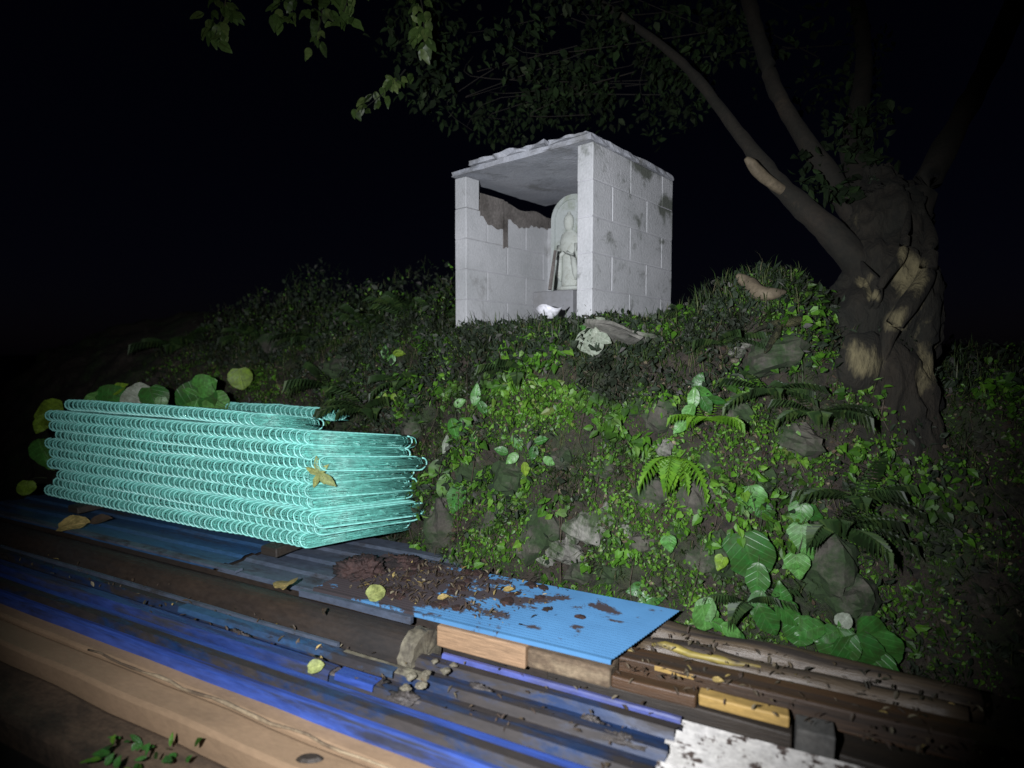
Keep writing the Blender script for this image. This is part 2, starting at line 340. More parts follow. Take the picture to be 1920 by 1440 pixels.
def bankpt(a, b):
    z = hgt(a, b); p = W(a, b, z)
    d = (b - lerp(FOOT, a)) / max(lerp(WID, a), .1)
    k = max(0., min(1., d * 4 + .6)) * (1. if not (-2.4 < a < -.6 and 2.98 < b < 4.3) else .15)
    q = noise.noise(p * 2.1) * .10 + noise.noise(p * 5.3 + Vector((3, 1, 7))) * .065 + noise.noise(p * 13) * .030
    nrm = (Vector((0, 0, 1)) * .5 - V * .85) if d < 1.15 else Vector((0, 0, 1))
    return p + nrm.normalized() * q * k
def bankhit(px, py, lift=.0):
    d = ray(px, py).normalized(); t = 1.2
    while t < 14:
        p = CAM + d * t; a, b = ab(p)
        if b > lerp(FOOT, a) - .02 and p.z < hgt(a, b) + .04: break
        t += .01
    return CAM + d * (t - lift)
def banknrm(a, b):
    e = .02; p = bankpt(a, b); n = (bankpt(a + e, b) - p).cross(bankpt(a, b + e) - p).normalized()
    return n if n.z > 0 else -n

NA, NB = 260, 120
vs, fs = [], []
for i in range(NA + 1):
    a = -9 + 14 * i / NA
    f, wd = lerp(FOOT, a), lerp(WID, a)
    for j in range(NB + 1):
        s = j / NB
        if s < .06: b = f - .3 + .3 * s / .06
        elif s < .68: b = f + wd * 1.05 * ((s - .06) / .62) ** 1.3
        else: b = f + wd * 1.05 + ((s - .68) / .32) ** 1.8 * 9
        vs.append(bankpt(a, b) - Vector((0, 0, .03 if s < .03 else 0)))
for i in range(NA):
    for j in range(NB):
        k = i * (NB + 1) + j; fs.append((k, k + NB + 1, k + NB + 2, k + 1))
bank = mesh('bank', vs, fs, M['bank'], smooth=True, kind='structure')
# the ground
g = mesh('ground', [(-300, -300, -.012), (300, -300, -.012), (300, 300, -.012), (-300, 300, -.012)], [(0, 1, 2, 3)], M['soil'], kind='structure')

def rockmesh(nm, r, sd, mat, n=10, m=7):
    vs, fs = [], []
    for i in range(m + 1):
        th = math.pi * i / m
        for j in range(n):
            ph = 2 * math.pi * j / n
            d = Vector((math.sin(th) * math.cos(ph), math.sin(th) * math.sin(ph), math.cos(th)))
            k = 1 + .45 * noise.noise(d * 1.3 + Vector((sd, sd, 0))) + .22 * noise.noise(d * 3.5 + Vector((sd, 0, 0))) + .10 * noise.noise(d * 9 + Vector((sd, 0, 0)))
            vs.append(d * r * k)
    for i in range(m):
        for j in range(n):
            fs.append((i * n + j, (i + 1) * n + j, (i + 1) * n + (j + 1) % n, i * n + (j + 1) % n))
    me = bpy.data.meshes.new(nm); me.from_pydata([tuple(v) for v in vs], [], fs); me.materials.append(mat); me.update()
    return me
rocks = [rockmesh('stone', 1, s * 3.7, M['rock'], 16, 11) for s in range(5)] + [rockmesh('stone', 1, 40 + s * 2.7, M['rock_pale'], 16, 11) for s in range(3)]
def stone(px, py, wpx, hpx, pale=False, lift=-.025):
    p = bankhit(px, py, lift); dist = (p - CAM).length
    me = rocks[random.randrange(5, 8) if pale else random.randrange(5)]
    o = place('stone', me, bank, p, (random.uniform(-.4, .4), random.uniform(-.4, .4), random.uniform(0, 6)),
              (wpx / 2 / F_PX * dist, wpx / 2 / F_PX * dist * .8, hpx / 2 / F_PX * dist))
    return o
for s in [(830, 990, 70, 130, 0), (905, 1010, 70, 120, 0), (870, 1040, 60, 60, 0), (1010, 1000, 90, 110, 0), (1105, 990, 80, 60, 1), (1060, 1035, 70, 40, 1),
          (1140, 970, 40, 50, 1), (1150, 1070, 60, 50, 0), (1240, 1110, 55, 60, 1), (1200, 1020, 60, 50, 0), (960, 900, 80, 60, 0), (1190, 760, 50, 40, 0),
          (1240, 780, 60, 70, 0), (1215, 930, 60, 80, 0), (1300, 940, 60, 90, 0), (1330, 1040, 90, 90, 0), (1420, 900, 70, 60, 0), (1550, 1050, 90, 120, 0),
          (1450, 665, 120, 62, 0), (1400, 640, 50, 30, 1), (1490, 640, 40, 34, 1), (1600, 1120, 80, 80, 0), (1130, 880, 50, 40, 0), (780, 800, 60, 50, 0), (1490, 830, 90, 60, 0), (1380, 770, 60, 50, 0),
          (960, 1040, 50, 50, 0), (1330, 870, 40, 50, 0), (1245, 840, 35, 30, 1), (880, 880, 60, 50, 0), (640, 690, 60, 40, 0), (520, 650, 60, 40, 0),
          (1150, 630, 150, 34, 1), (1060, 860, 60, 45, 0), (1180, 1000, 36, 36, 1), (1270, 1000, 40, 40, 0), (1075, 1005, 34, 30, 1), (1125, 1000, 30, 50, 1), (1020, 1045, 40, 26, 1), (845, 955, 44, 60, 1), (1245, 1098, 40, 34, 1), (1275, 600, 46, 22, 1), (1380, 660, 34, 18, 1), (1090, 1075, 60, 34, 0)]:
    stone(*s)

# ------------------------------------------------------------------ leaf shapes
def leafshape(kind='heart', fine_=True):
    """flat-ish leaf of length 1 along +Y from the stalk, curved and folded; returns verts, faces"""
    if kind == 'heart': prof = [(-.10, .22), (.08, .42), (.30, .47), (.55, .36), (.80, .16)]
    elif kind == 'oval': prof = [(.06, .14), (.25, .27), (.5, .31), (.75, .2), (.9, .09)]
    elif kind == 'long': prof = [(.08, .07), (.3, .14), (.55, .15), (.8, .08)]
    elif kind == 'round': prof = [(-.04, .26), (.15, .45), (.45, .52), (.75, .40), (.93, .18)]
    if fine_:
        pp = [(prof[0][0] - .03, prof[0][1] * .5)] + prof + [(1.0, 0.0)]; out = []
        for i in range(1, len(pp) - 2):
            for k in range(3):
                t = k / 3; c = [.5 * (-t ** 3 + 2 * t * t - t), .5 * (3 * t ** 3 - 5 * t * t + 2), .5 * (-3 * t ** 3 + 4 * t * t + t), .5 * (t ** 3 - t * t)]
                out.append((sum(pp[i - 1 + q][0] * c[q] for q in range(4)), sum(pp[i - 1 + q][1] * c[q] for q in range(4))))
        prof = out + [pp[-2], ((pp[-2][0] + 1.6) / 2.6, pp[-2][1] * .62)]
    vs = [(0, 0, 0)]
    for y, x in prof:
        zz = -.18 * y * y
        vs += [(-x, y, zz + x * .22), (0, max(y, 0.02), zz), (x, y, zz + x * .22)]
    vs.append((0, 1, -.18))
    vs = [(x * (1 + .10 * noise.noise(Vector((x * 9, y * 9, len(prof) + len(kind))))), y, z + .07 * noise.noise(Vector((x * 4, y * 4, len(kind))))) for x, y, z in vs]
    n = len(prof); fs = [(0, 2, 1), (0, 3, 2)]
    for i in range(n - 1):
        k = 1 + 3 * i; fs += [(k, k + 1, k + 4, k + 3), (k + 1, k + 2, k + 5, k + 4)]
    k = 1 + 3 * (n - 1); e = len(vs) - 1; fs += [(k, k + 1, e), (k + 1, k + 2, e)]
    return [Vector(v) for v in vs], fs
LS = {k: leafshape(k) for k in ('heart', 'oval', 'long', 'round')}
def leafdata(kind, mat):
    me = bpy.data.meshes.new('leaf'); v, f = LS[kind]; me.from_pydata([tuple(x) for x in v], [], f); me.materials.append(mat)
    me.polygons.foreach_set('use_smooth', [True] * len(me.polygons)); me.update(); return me
LD = {}
def leafobj(kind, mat, parent, p, length, tip, nrm, width=1., name='leaf'):
    """leaf at world p, pointing along tip, face towards nrm"""
    if (kind, mat) not in LD: LD[(kind, mat)] = leafdata(kind, M[mat])
    y = tip.normalized(); z = (nrm - y * nrm.dot(y)).normalized(); x = y.cross(z)
    q = Matrix((x, y, z)).transposed().to_quaternion()
    o = bpy.data.objects.new(name, LD[(kind, mat)]); COL.objects.link(o); o.parent = parent
    o.rotation_mode = 'QUATERNION'; o.rotation_quaternion = q
    o.location = Vector(p) - (wloc(parent) if parent else Vector((0, 0, 0))); o.scale = (length * width, length, length)
    return o
def rnd(s=1.): return Vector((random.uniform(-s, s), random.uniform(-s, s), random.uniform(-s, s)))

# ------------------------------------------------------------------ ground cover on the bank (nobody could count it)
class Scatter:
    def __init__(s): s.vs = []; s.fs = []
    def leaf(s, kind, p, L, tip, nrm, wd=1.):
        y = tip.normalized(); z = nrm - y * nrm.dot(y)
        if z.length < 1e-3: z = Vector((0, 0, 1))
        z.normalize(); x = y.cross(z); k = len(s.vs); v, f = LS2[kind]
        s.vs += [p + (x * (q[0] * wd) + y * q[1] + z * q[2]) * L for q in v]
        s.fs += [tuple(i + k for i in q) for q in f]
    def blade(s, p, L, d, wd):
        side = d.cross(Vector((0, 0, 1))); 
        if side.length < .1: side = Vector((1, 0, 0))
        side = side.normalized() * wd; k = len(s.vs); c = p + d * L * .55; e = p + d * L + Vector((0, 0, -L * .25))
        s.vs += [p - side, p + side, c - side * .8, c + side * .8, e]; s.fs += [(k, k + 1, k + 3, k + 2), (k + 2, k + 3, k + 4)]
    def build(s, name, mat, label, cat):
        return mesh(name, s.vs, s.fs, M[mat], label=label, cat=cat, kind='stuff')
LS2 = {'oval': ([(0, 0, 0), (-.3, .35, .08), (0, .4, 0), (.3, .35, .08), (-.22, .7, .04), (.22, .7, .04), (0, 1, -.12)],
                [(0, 2, 1), (0, 3, 2), (1, 2, 4), (2, 3, 5), (4, 2, 6), (2, 5, 6)]),
       'heart': ([(0, .05, 0), (-.3, -.06, .05), (-.46, .28, .08), (-.25, .68, .03), (0, 1, -.1), (.25, .68, .03), (.46, .28, .08), (.3, -.06, .05), (0, .45, -.03)],
                 [(8, 0, 1, 2), (8, 2, 3), (8, 3, 4), (8, 4, 5), (8, 5, 6), (8, 6, 7, 0)]),
       'long': ([(0, 0, 0), (-.12, .4, .03), (.12, .4, .03), (0, 1, -.1)], [(0, 2, 3, 1)])}
S_small, S_dark, S_brown, S_moss, S_grass, S_mid = Scatter(), Scatter(), Scatter(), Scatter(), Scatter(), Scatter()
def hutzone(a, b): return -2.1 < a < -.75 and 3.06 < b < 4.25
def clumpy(p, f=1.6, o=0.): return noise.noise(p * f + Vector((o, 0, o)))
n_try = 135000
for i in range(n_try):
    a = random.triangular(-6.5, 2.2, -1.0); f, wd = lerp(FOOT, a), lerp(WID, a)
    t = random.random()
    b = f + wd * (t * 1.35) if t < .8 else f + wd * 1.08 + (t - .8) / .2 * 1.9
    if hutzone(a, b): continue
    p = bankpt(a, b); n = banknrm(a, b)
    c = clumpy(p, 1.9) ; c2 = clumpy(p, 3.6, 9.); c3 = clumpy(p, 3.0, 20.)
    green = max(0, min(1, 1.1 - abs(a + .55) / 1.5)) * max(0., min(1., (1.5 - p.z) * 2.2))     # the lusher middle of the bank
    u = random.random()
    if c3 > .36 and u < .8: continue                                     # bare earth and stone shows through
    if u < .34 + .3 * green:
        if c2 + .42 * green > .0:
            L = random.uniform(.010, .026) * (2.0 if c2 > .28 and random.random() < .3 else 1)
            S_small.leaf(random.choice(('oval', 'heart')), p + n * random.uniform(.0, .05), L, rnd() + Vector((0, 0, -.5)) - V * .2, n + rnd(.8) - V * .3, random.uniform(.8, 1.1))
        else:
            S_moss.blade(p, random.uniform(.008, .02), (n + rnd(.8)).normalized(), .0022)
    elif u < .62:
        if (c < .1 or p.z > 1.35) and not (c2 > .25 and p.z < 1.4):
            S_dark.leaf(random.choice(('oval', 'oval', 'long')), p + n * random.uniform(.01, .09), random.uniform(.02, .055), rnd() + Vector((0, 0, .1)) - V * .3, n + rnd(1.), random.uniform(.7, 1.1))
        else: S_small.leaf('oval', p + n * random.uniform(0, .03), random.uniform(.01, .022), rnd(), n + rnd(.7))
    elif u < .72:
        S_brown.leaf('oval', p + n * .008, random.uniform(.015, .04), rnd(), n + rnd(.6), random.uniform(.6, 1.))
    else:
        if (c2 > -.05 and green > .2):
            for q in range(6): S_moss.blade(p + rnd(.018), random.uniform(.010, .034), (n + rnd(.9)).normalized(), .0024)
        elif random.random() < .5:
            L = random.uniform(.04, .13) * (1.5 if p.z > 1.4 else 1.)
            d = (n * .6 + Vector((0, 0, .5)) + rnd(.8) - V * .35).normalized()
            for q in range(3): S_grass.blade(p + rnd(.01), L * random.uniform(.6, 1.1), (d + rnd(.35)).normalized(), .0022)
for i in range(11000):
    a = random.triangular(-3.0, 1.6, -.5); f, wd = lerp(FOOT, a), lerp(WID, a); b = f + wd * random.random() * 1.15
    if hutzone(a, b): continue
    p = bankpt(a, b); n = banknrm(a, b)
    if clumpy(p, 3.3, 31.) < .06: continue
    S_mid.leaf(random.choice(('oval', 'oval', 'heart', 'long')), p + n * random.uniform(.02, .085), random.uniform(.026, .062), rnd() + Vector((0, 0, -.6)) - V * .2, n + rnd(.8) - V * .4, random.uniform(.7, 1.1))
# a ragged fringe of vegetation on the crest and in front of the shrine
for i in range(15000):
    a = random.uniform(-5.6, 1.6); f, wd = lerp(FOOT, a), lerp(WID, a); b = f + wd * random.uniform(.80, 1.35) + (random.random() ** 2) * (.9 if a < -2.2 else .0)
    if hutzone(a, b): continue
    p = bankpt(a, b); H = .14 + .46 * max(0, clumpy(p, 1.9, 5.) + .30) if (a < -2.15) else .06
    if -1.0 < a < .2: H = .05
    p = p + Vector((0, 0, random.random() * H)) + rnd(.03)
    u = random.random()
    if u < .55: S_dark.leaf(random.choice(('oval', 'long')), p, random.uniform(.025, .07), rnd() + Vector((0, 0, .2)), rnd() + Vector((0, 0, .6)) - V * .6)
    elif u < .75: S_small.leaf('oval', p, random.uniform(.015, .035), rnd(), rnd() + Vector((0, 0, .5)) - V * .6)
    else:
        for q in range(2): S_grass.blade(p, random.uniform(.06, .16), (Vector((0, 0, .7)) + rnd(.8) - V * .2).normalized(), .002)
# thin roots and dead stems hanging down the bank
tws = []
for i in range(75):
    a = random.triangular(-3.6, 1.2, -.8); f, wd = lerp(FOOT, a), lerp(WID, a); b = f + wd * random.uniform(.3, 1.1)
    if hutzone(a, b): continue
    pts = []; L = random.uniform(.06, .28)
    for q in range(7): pts.append(bankpt(a + (random.uniform(-.02, .02) + .04 * math.sin(i)) * q / 2, max(f - .02, b - L * q / 6)) + banknrm(a, b) * random.uniform(.015, .05) + rnd(.008))
    tws.append(tube(pts, [random.uniform(.0009, .0024)] * 7, 4, cap=False))
v, f = merge(*tws); mesh('dead_stems', v, f, M['dead_stem'], kind='stuff', label='thin pale roots and dead stems hanging down the bank', cat='dead stems')
S_small.build('ground_cover', 'leaf_small', 'small bright green leaves creeping over the mossy bank', 'ground cover')
S_mid.build('creeping_vine', 'leaf_mid', 'mat of mid green vine leaves hanging over the middle of the bank', 'vine')
S_dark.build('undergrowth', 'leaf_dark', 'dark tangled undergrowth on the crest of the bank', 'undergrowth')
S_brown.build('leaf_litter', 'leaf_brown', 'brown dead leaves caught all over the bank', 'leaf litter')
S_moss.build('moss', 'moss', 'bright green moss on the stones of the bank', 'moss')
S_grass.build('grass', 'grass', 'thin grass blades sticking out of the bank', 'grass')

# ------------------------------------------------------------------ ferns
def frondmesh(mat, n=15, L=1., droop=.45):
    vs, fs = [], []
    for i in range(n):
        t = (i + 1) / (n + 1); y = t * L; z = .35 * t - droop * t * t; wdt = .24 * math.sin(math.pi * (.12 + .88 * t) ** .8) * L + .01
        for sgn in (-1, 1):
            k = len(vs); vs += [(0, y - .012, z), (0, y + .028, z), (sgn * wdt * .6, y + .065, z - .02 - .02 * i % 2), (sgn * wdt, y + .075, z - .05)]
            fs += [(k, k + 1, k + 2), (k, k + 2, k + 3)]
    for i in range(6):
        t = i / 6; t2 = (i + 1) / 6
        k = len(vs)
        for tt in (t, t2):
            zz = .35 * tt - droop * tt * tt
            vs += [(-.008, tt * L, zz), (.008, tt * L, zz)]
        fs.append((k, k + 1, k + 3, k + 2))
    me = bpy.data.meshes.new('frond'); me.from_pydata(vs, [], fs); me.materials.append(mat); me.update(); return me
FR = {'fern': [frondmesh(M['fern'], 15), frondmesh(M['fern'], 13, 1, .7)], 'fern_bright': [frondmesh(M['fern_bright'], 13, 1, .5), frondmesh(M['fern_bright'], 12, 1, .75)]}
def fern(px, py, size, label, mat='fern', n=7, lean=None, lift=.03, group=None):
    p = bankhit(px, py, lift); t = empty('fern', p, label, 'fern', group); L = size / F_PX * (p - CAM).length
    a0 = random.uniform(0, 6)
    for k in range(n):
        an = a0 + 2 * math.pi * k / n + random.uniform(-.3, .3)
        d = Vector((math.cos(an), math.sin(an) * .7 - .35, random.uniform(.1, .7)))
        if lean is not None: d = d * .75 + lean
        d.normalize(); x = d.cross(Vector((0, 0, 1))).normalized(); z = x.cross(d)
        o = bpy.data.objects.new('frond', random.choice(FR[mat])); COL.objects.link(o); o.parent = t
        o.rotation_mode = 'QUATERNION'; o.rotation_quaternion = Matrix((x, d, z)).transposed().to_quaternion()
        s = L * random.uniform(.75, 1.1); o.scale = (s, s, s)
fern(1262, 855, 85, 'bright lime green fern fan low on the middle of the mossy bank', 'fern_bright', 5, Vector((-.3, -.5, -.6)))
fern(1320, 790, 90, 'mid green fern above and right of the lime fern fan', 'fern_bright', 6)
fern(1290, 600, 49, 'dark leafy fern at the right foot of the block shrine', 'fern', 8, lift=.1)
fern(1350, 650, 80, 'dark fern between the block shrine and the forked pale root', 'fern', 7)
fern(825, 610, 60, 'dark fern against the left wall of the block shrine', 'fern', 8, Vector((0, 0, .7)), lift=.05)
fern(765, 610, 75, 'tall grey green fern on the crest left of the shrine', 'fern', 10, Vector((0, 0, .7)))
fern(690, 625, 75, 'spreading fern on the crest further left of the shrine', 'fern', 9, Vector((0, 0, .6)))
fern(940, 605, 43, 'fern growing in the mouth of the shrine', 'fern', 7)
fern(690, 780, 95, 'thin fern with arching fronds behind the end of the mesh stack', 'fern', 8, Vector((-.2, -.4, .2)))
fern(620, 730, 80, 'fern just above the rear bundle of mesh', 'fern', 7)
fern(760, 720, 80, 'green fern on the bank above the mesh stack end', 'fern', 7)
fern(1440, 740, 90, 'fern under the grey boulder beside the tree', 'fern', 8)
fern(1530, 780, 90, 'fern at the foot of the thick tree trunk', 'fern', 8)
fern(1600, 940, 100, 'dim fern at the right side of the bank', 'fern', 8)
fern(1560, 990, 110, 'broad dim fern overhanging the right end of the bank', 'fern', 7, Vector((.3, -.3, 0)))
fern(480, 640, 62, 'dim fern on the far crest above the mesh stack', 'fern', 8)
fern(330, 655, 62, 'dim fern at the far left of the crest', 'fern', 8)
fern(590, 640, 66, 'dim fern near the middle of the dark crest', 'fern', 8)
fern(1400, 1130, 80, 'deep green fern just above the brown timbers at the bank foot', 'fern', 7)
fern(970, 700, 80, 'fern on the bank straight below the shrine mouth', 'fern', 7)

# ------------------------------------------------------------------ broad-leaved plants, each leaf a part
def plant(name, base, label, cat, leaves, stem=True, lift=.06, group=None):
    """leaves: (px, py, size in px, tip direction in degrees in the picture plane (0 right, -90 down), shape, material[, width])"""
    b0 = bankhit(*base, .01) if len(base) == 2 else Vector(base)
    t = empty(name, b0, label, cat, group); st = []
    for q in leaves:
        px, py, s, dg, kind, mat = q[:6]; wd = q[6] if len(q) > 6 else 1.
        if len(base) == 2: p = bankhit(px, py, lift + random.uniform(0, .03))
        else: p = CAM + ray(px, py) * ((b0 - CAM).dot(Vector((0, 1, 0))) / ray(px, py).y)
        L = s / F_PX * (p - CAM).length; an = R(dg)
        d = Vector((math.cos(an), -.15, math.sin(an))); tocam = (CAM - p).normalized()
        st.append((p - d * L * .45, p))
        leafobj(kind, mat, t, p - d * L * .5, L, d, tocam + rnd(.35) + Vector((0, 0, .3)), wd)
    if stem:
        parts = []
        for p, q in st:
            mid = (b0 + p) / 2 + Vector((0, -.02, .02)); pts, rr = spline([(b0, .0022), (mid, .0018), (p, .0012)], 4)
            parts.append(tube(pts, rr, 4, cap=False))
        v, f = merge(*parts); mesh('stem', v, f, M['stem'], t)
    return t
plant('leafy_plant', (1420, 1010), 'tall plant with a large deep green leaf under smaller leaves', 'plant',
      [(1410, 938, 48, -80, 'round', 'heart'), (1435, 965, 30, -60, 'heart', 'heart_dark'), (1405, 1045, 82, -75, 'round', 'heart_dark'), (1420, 1090, 62, -95, 'oval', 'heart_dark'), (1440, 970, 26, -20, 'oval', 'leaf_small')])
plant('heart_leaf_vine', (1520, 950), 'climbing vine with a string of round pale green leaves right of the tall plant', 'vine',
      [(1503, 1012, 46, -90, 'heart', 'heart_pale'), (1500, 968, 40, -100, 'heart', 'heart'), (1496, 1065, 42, -85, 'heart', 'heart'), (1518, 1040, 24, -60, 'heart', 'heart'), (1530, 965, 30, -20, 'heart', 'heart_dark'), (1480, 1058, 26, 200, 'heart', 'heart')])
plant('leafy_plant', (1310, 1165), 'pale topped small plant at the right corner of the pale blue sheet', 'plant',
      [(1325, 1140, 36, 70, 'round', 'heart_pale'), (1322, 1160, 44, -80, 'round', 'heart'), (1350, 1172, 34, -20, 'oval', 'heart'), (1372, 1183, 40, -25, 'oval', 'heart'), (1385, 1192, 26, -20, 'oval', 'heart_dark')], lift=.08)
plant('leafy_plant', (1590, 1180), 'dark bushy plant at the far right end of the brown timbers', 'plant',
      [(1583, 1163, 24, 60, 'round', 'silver'), (1588, 1185, 32, -30, 'round', 'heart'), (1645, 1200, 60, -20, 'round', 'heart_dark'), (1655, 1225, 60, -60, 'round', 'heart_dark'), (1570, 1215, 60, -100, 'round', 'heart_dark'), (1610, 1235, 70, -70, 'round', 'heart_dark'),
       (1550, 1190, 44, 200, 'oval', 'heart_dark'), (1640, 1260, 60, -90, 'round', 'heart_dark'), (1600, 1205, 40, 10, 'oval', 'heart_dark'), (1520, 1180, 50, 190, 'oval', 'heart_dark')], lift=.08)
plant('leafy_plant', (1460, 1150), 'low dark broad leaves behind the brown timbers', 'plant',
      [(1440, 1165, 60, -60, 'oval', 'heart_dark'), (1480, 1150, 60, -40, 'oval', 'heart_dark'), (1500, 1185, 50, -90, 'round', 'heart_dark'), (1420, 1135, 50, -110, 'oval', 'heart_dark'), (1465, 1120, 50, 100, 'oval', 'heart_dark')])
plant('leafy_plant', (1255, 1030), 'single upright heart leaf seedling low on the bank above the pale blue sheet', 'plant', [(1255, 1022, 30, -80, 'heart', 'heart')])
plant('leafy_plant', (1350, 1055), 'single yellow green seedling leaf between the bank stones', 'plant', [(1350, 1057, 26, -120, 'heart', 'heart_lime')])
plant('leafy_plant', (860, 830), 'broad leaf plant with one bright upright leaf just right of the mesh stack', 'plant',
      [(853, 805, 44, -70, 'oval', 'heart'), (875, 800, 40, -50, 'oval', 'heart_dark'), (892, 740, 44, 80, 'long', 'heart', 1.4), (862, 755, 26, 30, 'oval', 'heart'), (905, 765, 30, -60, 'oval', 'heart_dark'), (890, 820, 26, 20, 'oval', 'heart_dark'), (835, 835, 40, -100, 'long', 'silver')])
plant('leafy_plant', (725, 670), 'small bright twin leaved plant on the dark bank above the mesh stack', 'plant',
      [(722, 660, 26, 90, 'oval', 'heart'), (748, 662, 24, 0, 'oval', 'heart_lime'), (735, 675, 22, -100, 'oval', 'heart')])
plant('leafy_plant', (735, 745), 'row of small yellow green leaves on the bank above the mesh stack end', 'plant',
      [(706, 746, 16, 0, 'oval', 'heart_lime'), (722, 744, 16, 90, 'oval', 'heart_lime'), (738, 746, 18, -90, 'oval', 'heart_lime'), (712, 738, 14, 90, 'oval', 'heart')])
plant('leafy_plant', (1310, 760), 'leafy shoot with drooping leaves in the upper middle of the bank', 'plant',
      [(1300, 750, 46, -100, 'long', 'heart', 1.5), (1320, 735, 44, -20, 'long', 'heart', 1.5), (1290, 775, 40, -120, 'oval', 'heart'), (1325, 760, 36, -60, 'oval', 'heart_dark'), (1275, 800, 34, -140, 'oval', 'heart'), (1345, 750, 40, -10, 'long', 'heart_dark', 1.4), (1310, 715, 36, 70, 'oval', 'heart_dark')])
plant('leafy_plant', (990, 860), 'sprawling plant of mid green pointed leaves in the centre of the bank', 'plant',
      [(970, 830, 34, -60, 'oval', 'heart'), (1000, 850, 30, -100, 'oval', 'heart_dark'), (960, 860, 30, -140, 'oval', 'heart'), (1015, 825, 28, 20, 'oval', 'heart_dark'), (985, 880, 28, -80, 'oval', 'heart_lime'), (940, 845, 28, 160, 'oval', 'heart_dark'), (1030, 865, 26, -30, 'oval', 'heart')])
plant('leafy_plant', (1230, 1080), 'dark round leaf creeping over the rear edge of the pale blue sheet', 'plant', [(1222, 1118, 54, 200, 'oval', 'heart_dark'), (1195, 1105, 40, 190, 'oval', 'heart_dark')], lift=.03)
plant('leafy_plant', (840, 900), 'pair of drooping dull green leaves beside the mesh stack end', 'plant', [(838, 920, 60, -80, 'oval', 'leaf_small'), (855, 935, 60, -110, 'oval', 'heart_dark'), (815, 880, 40, -120, 'oval', 'leaf_small')])
plant('pale_rosette_plant', (1110, 640), 'whitish green rosette plant under the near corner of the shrine', 'plant',
      [(1120, 612, 40, 60, 'round', 'silver'), (1100, 640, 44, 190, 'round', 'silver'), (1112, 650, 36, -100, 'round', 'silver'), (1132, 635, 34, -30, 'oval', 'silver'), (1118, 628, 30, 100, 'oval', 'silver'), (1098, 618, 26, 140, 'oval', 'heart')], lift=.13)
# the creeper around the back of the mesh stack: single big leaves
cr = W(-3.9, 2.98, .9)
plant('creeper', tuple(W(-3.6, 3.0, .95)), 'broad dark green creeper leaves standing behind the top of the mesh stack', 'creeper',
      [(372, 745, 66, 60, 'round', 'heart_dark', 1.), (385, 722, 38, 20, 'round', 'heart'), (350, 752, 40, 200, 'round', 'heart'), (408, 755, 40, -20, 'round', 'heart')])
plant('creeper', tuple(W(-4.3, 2.75, 1.0)), 'mixed olive and silver creeper leaves hanging on the back left of the mesh stack', 'creeper',
      [(215, 748, 52, 20, 'round', 'heart_dark', .9), (262, 745, 46, 80, 'round', 'silver', 1.1), (290, 748, 42, -60, 'round', 'heart_dark'), (222, 728, 30, 30, 'oval', 'heart_lime'), (302, 755, 18, -90, 'round', 'heart_pale'), (175, 752, 50, 220, 'long', 'heart', 1.6)])
plant('creeper', tuple(W(-4.95, 2.55, .75)), 'yellow green creeper leaves at the left end of the mesh stack', 'creeper',
      [(88, 775, 46, 200, 'round', 'heart_lime', .8), (78, 795, 34, -110, 'oval', 'heart_lime'), (84, 850, 48, -60, 'oval', 'heart', 1.3), (90, 862, 34, -60, 'oval', 'heart')])
plant('leafy_plant', (470, 760), 'single bright lime round leaf standing clear above the mesh stack', 'plant', [(451, 711, 36, -80, 'round', 'heart_lime', 1.05)], lift=.32)
plant('leafy_plant', tuple(W(-5.1, 2.35, .55)), 'tiny lime leaf at the far left beside the mesh stack', 'plant', [(48, 916, 22, -100, 'round', 'heart_lime')])
plant('leafy_plant', (610, 790), 'small green seedling at the corner of the mesh stack', 'plant', [(612, 788, 24, 60, 'oval', 'heart'), (598, 792, 20, 170, 'oval', 'heart_dark'), (622, 775, 40, 60, 'long', 'heart', .8)])
# weeds at the bottom left, in front of the beams
wd0 = empty('weeds', PZ(280, 1440, .02), 'dim weeds in front of the tan beam at the bottom left', 'weeds')
for i in range(26):
    p = PZ(random.uniform(180, 370), random.uniform(1375, 1450), random.uniform(.15, .20))
    leafobj(random.choice(('oval', 'long')), random.choice(('heart_dark', 'leaf_small', 'heart_dark')), wd0, p, random.uniform(.03, .06), rnd() + Vector((0, 0, .3)), Vector((0, -.6, 1)) + rnd(.5))

# ------------------------------------------------------------------ the shrine of concrete blocks
HC = Vector((.425, 3.14, 0))                     # outer front right corner
aS = R(49.5); S = Vector((math.cos(aS), math.sin(aS), 0)); Fd = Vector((-math.sin(aS), math.cos(aS), 0))   # depth and width directions
HW, HD, TH, Z0, CH = 1.042, .95, .10, 1.645, .192
def HP(f, s, z): return HC + Fd * f + S * s + Vector((0, 0, z))
shrine = empty('block_shrine', HP(.5, .5, Z0), 'small open fronted shrine of grey concrete blocks with a flat slab roof on the bank', 'shrine')
def hbox(f0, f1, s0, s1, z0, z1, jit=0.): 
    c = [(f0, s0), (f1, s0), (f1, s1), (f0, s1)]
    return [HP(f + random.uniform(-jit, jit), s + random.uniform(-jit, jit), z + random.uniform(-jit, jit)) for z in (z0, z1) for f, s in c], \
        [(3, 2, 1, 0), (4, 5, 6, 7), (0, 1, 5, 4), (1, 2, 6, 5), (2, 3, 7, 6), (3, 0, 4, 7)]
G = .0016
def block(f0, f1, s0, s1, z0, z1, mat='block'):
    fl, sl = abs(f1 - f0) > .12, abs(s1 - s0) > .12
    v, f = hbox(f0 + G * fl, f1 - G * fl, s0 + G * sl, s1 - G * sl, z0 + G, z1 - G, .0012)
    o = mesh('concrete_block', v, f, M[mat], shrine); bevel(o, .005, 2); return o
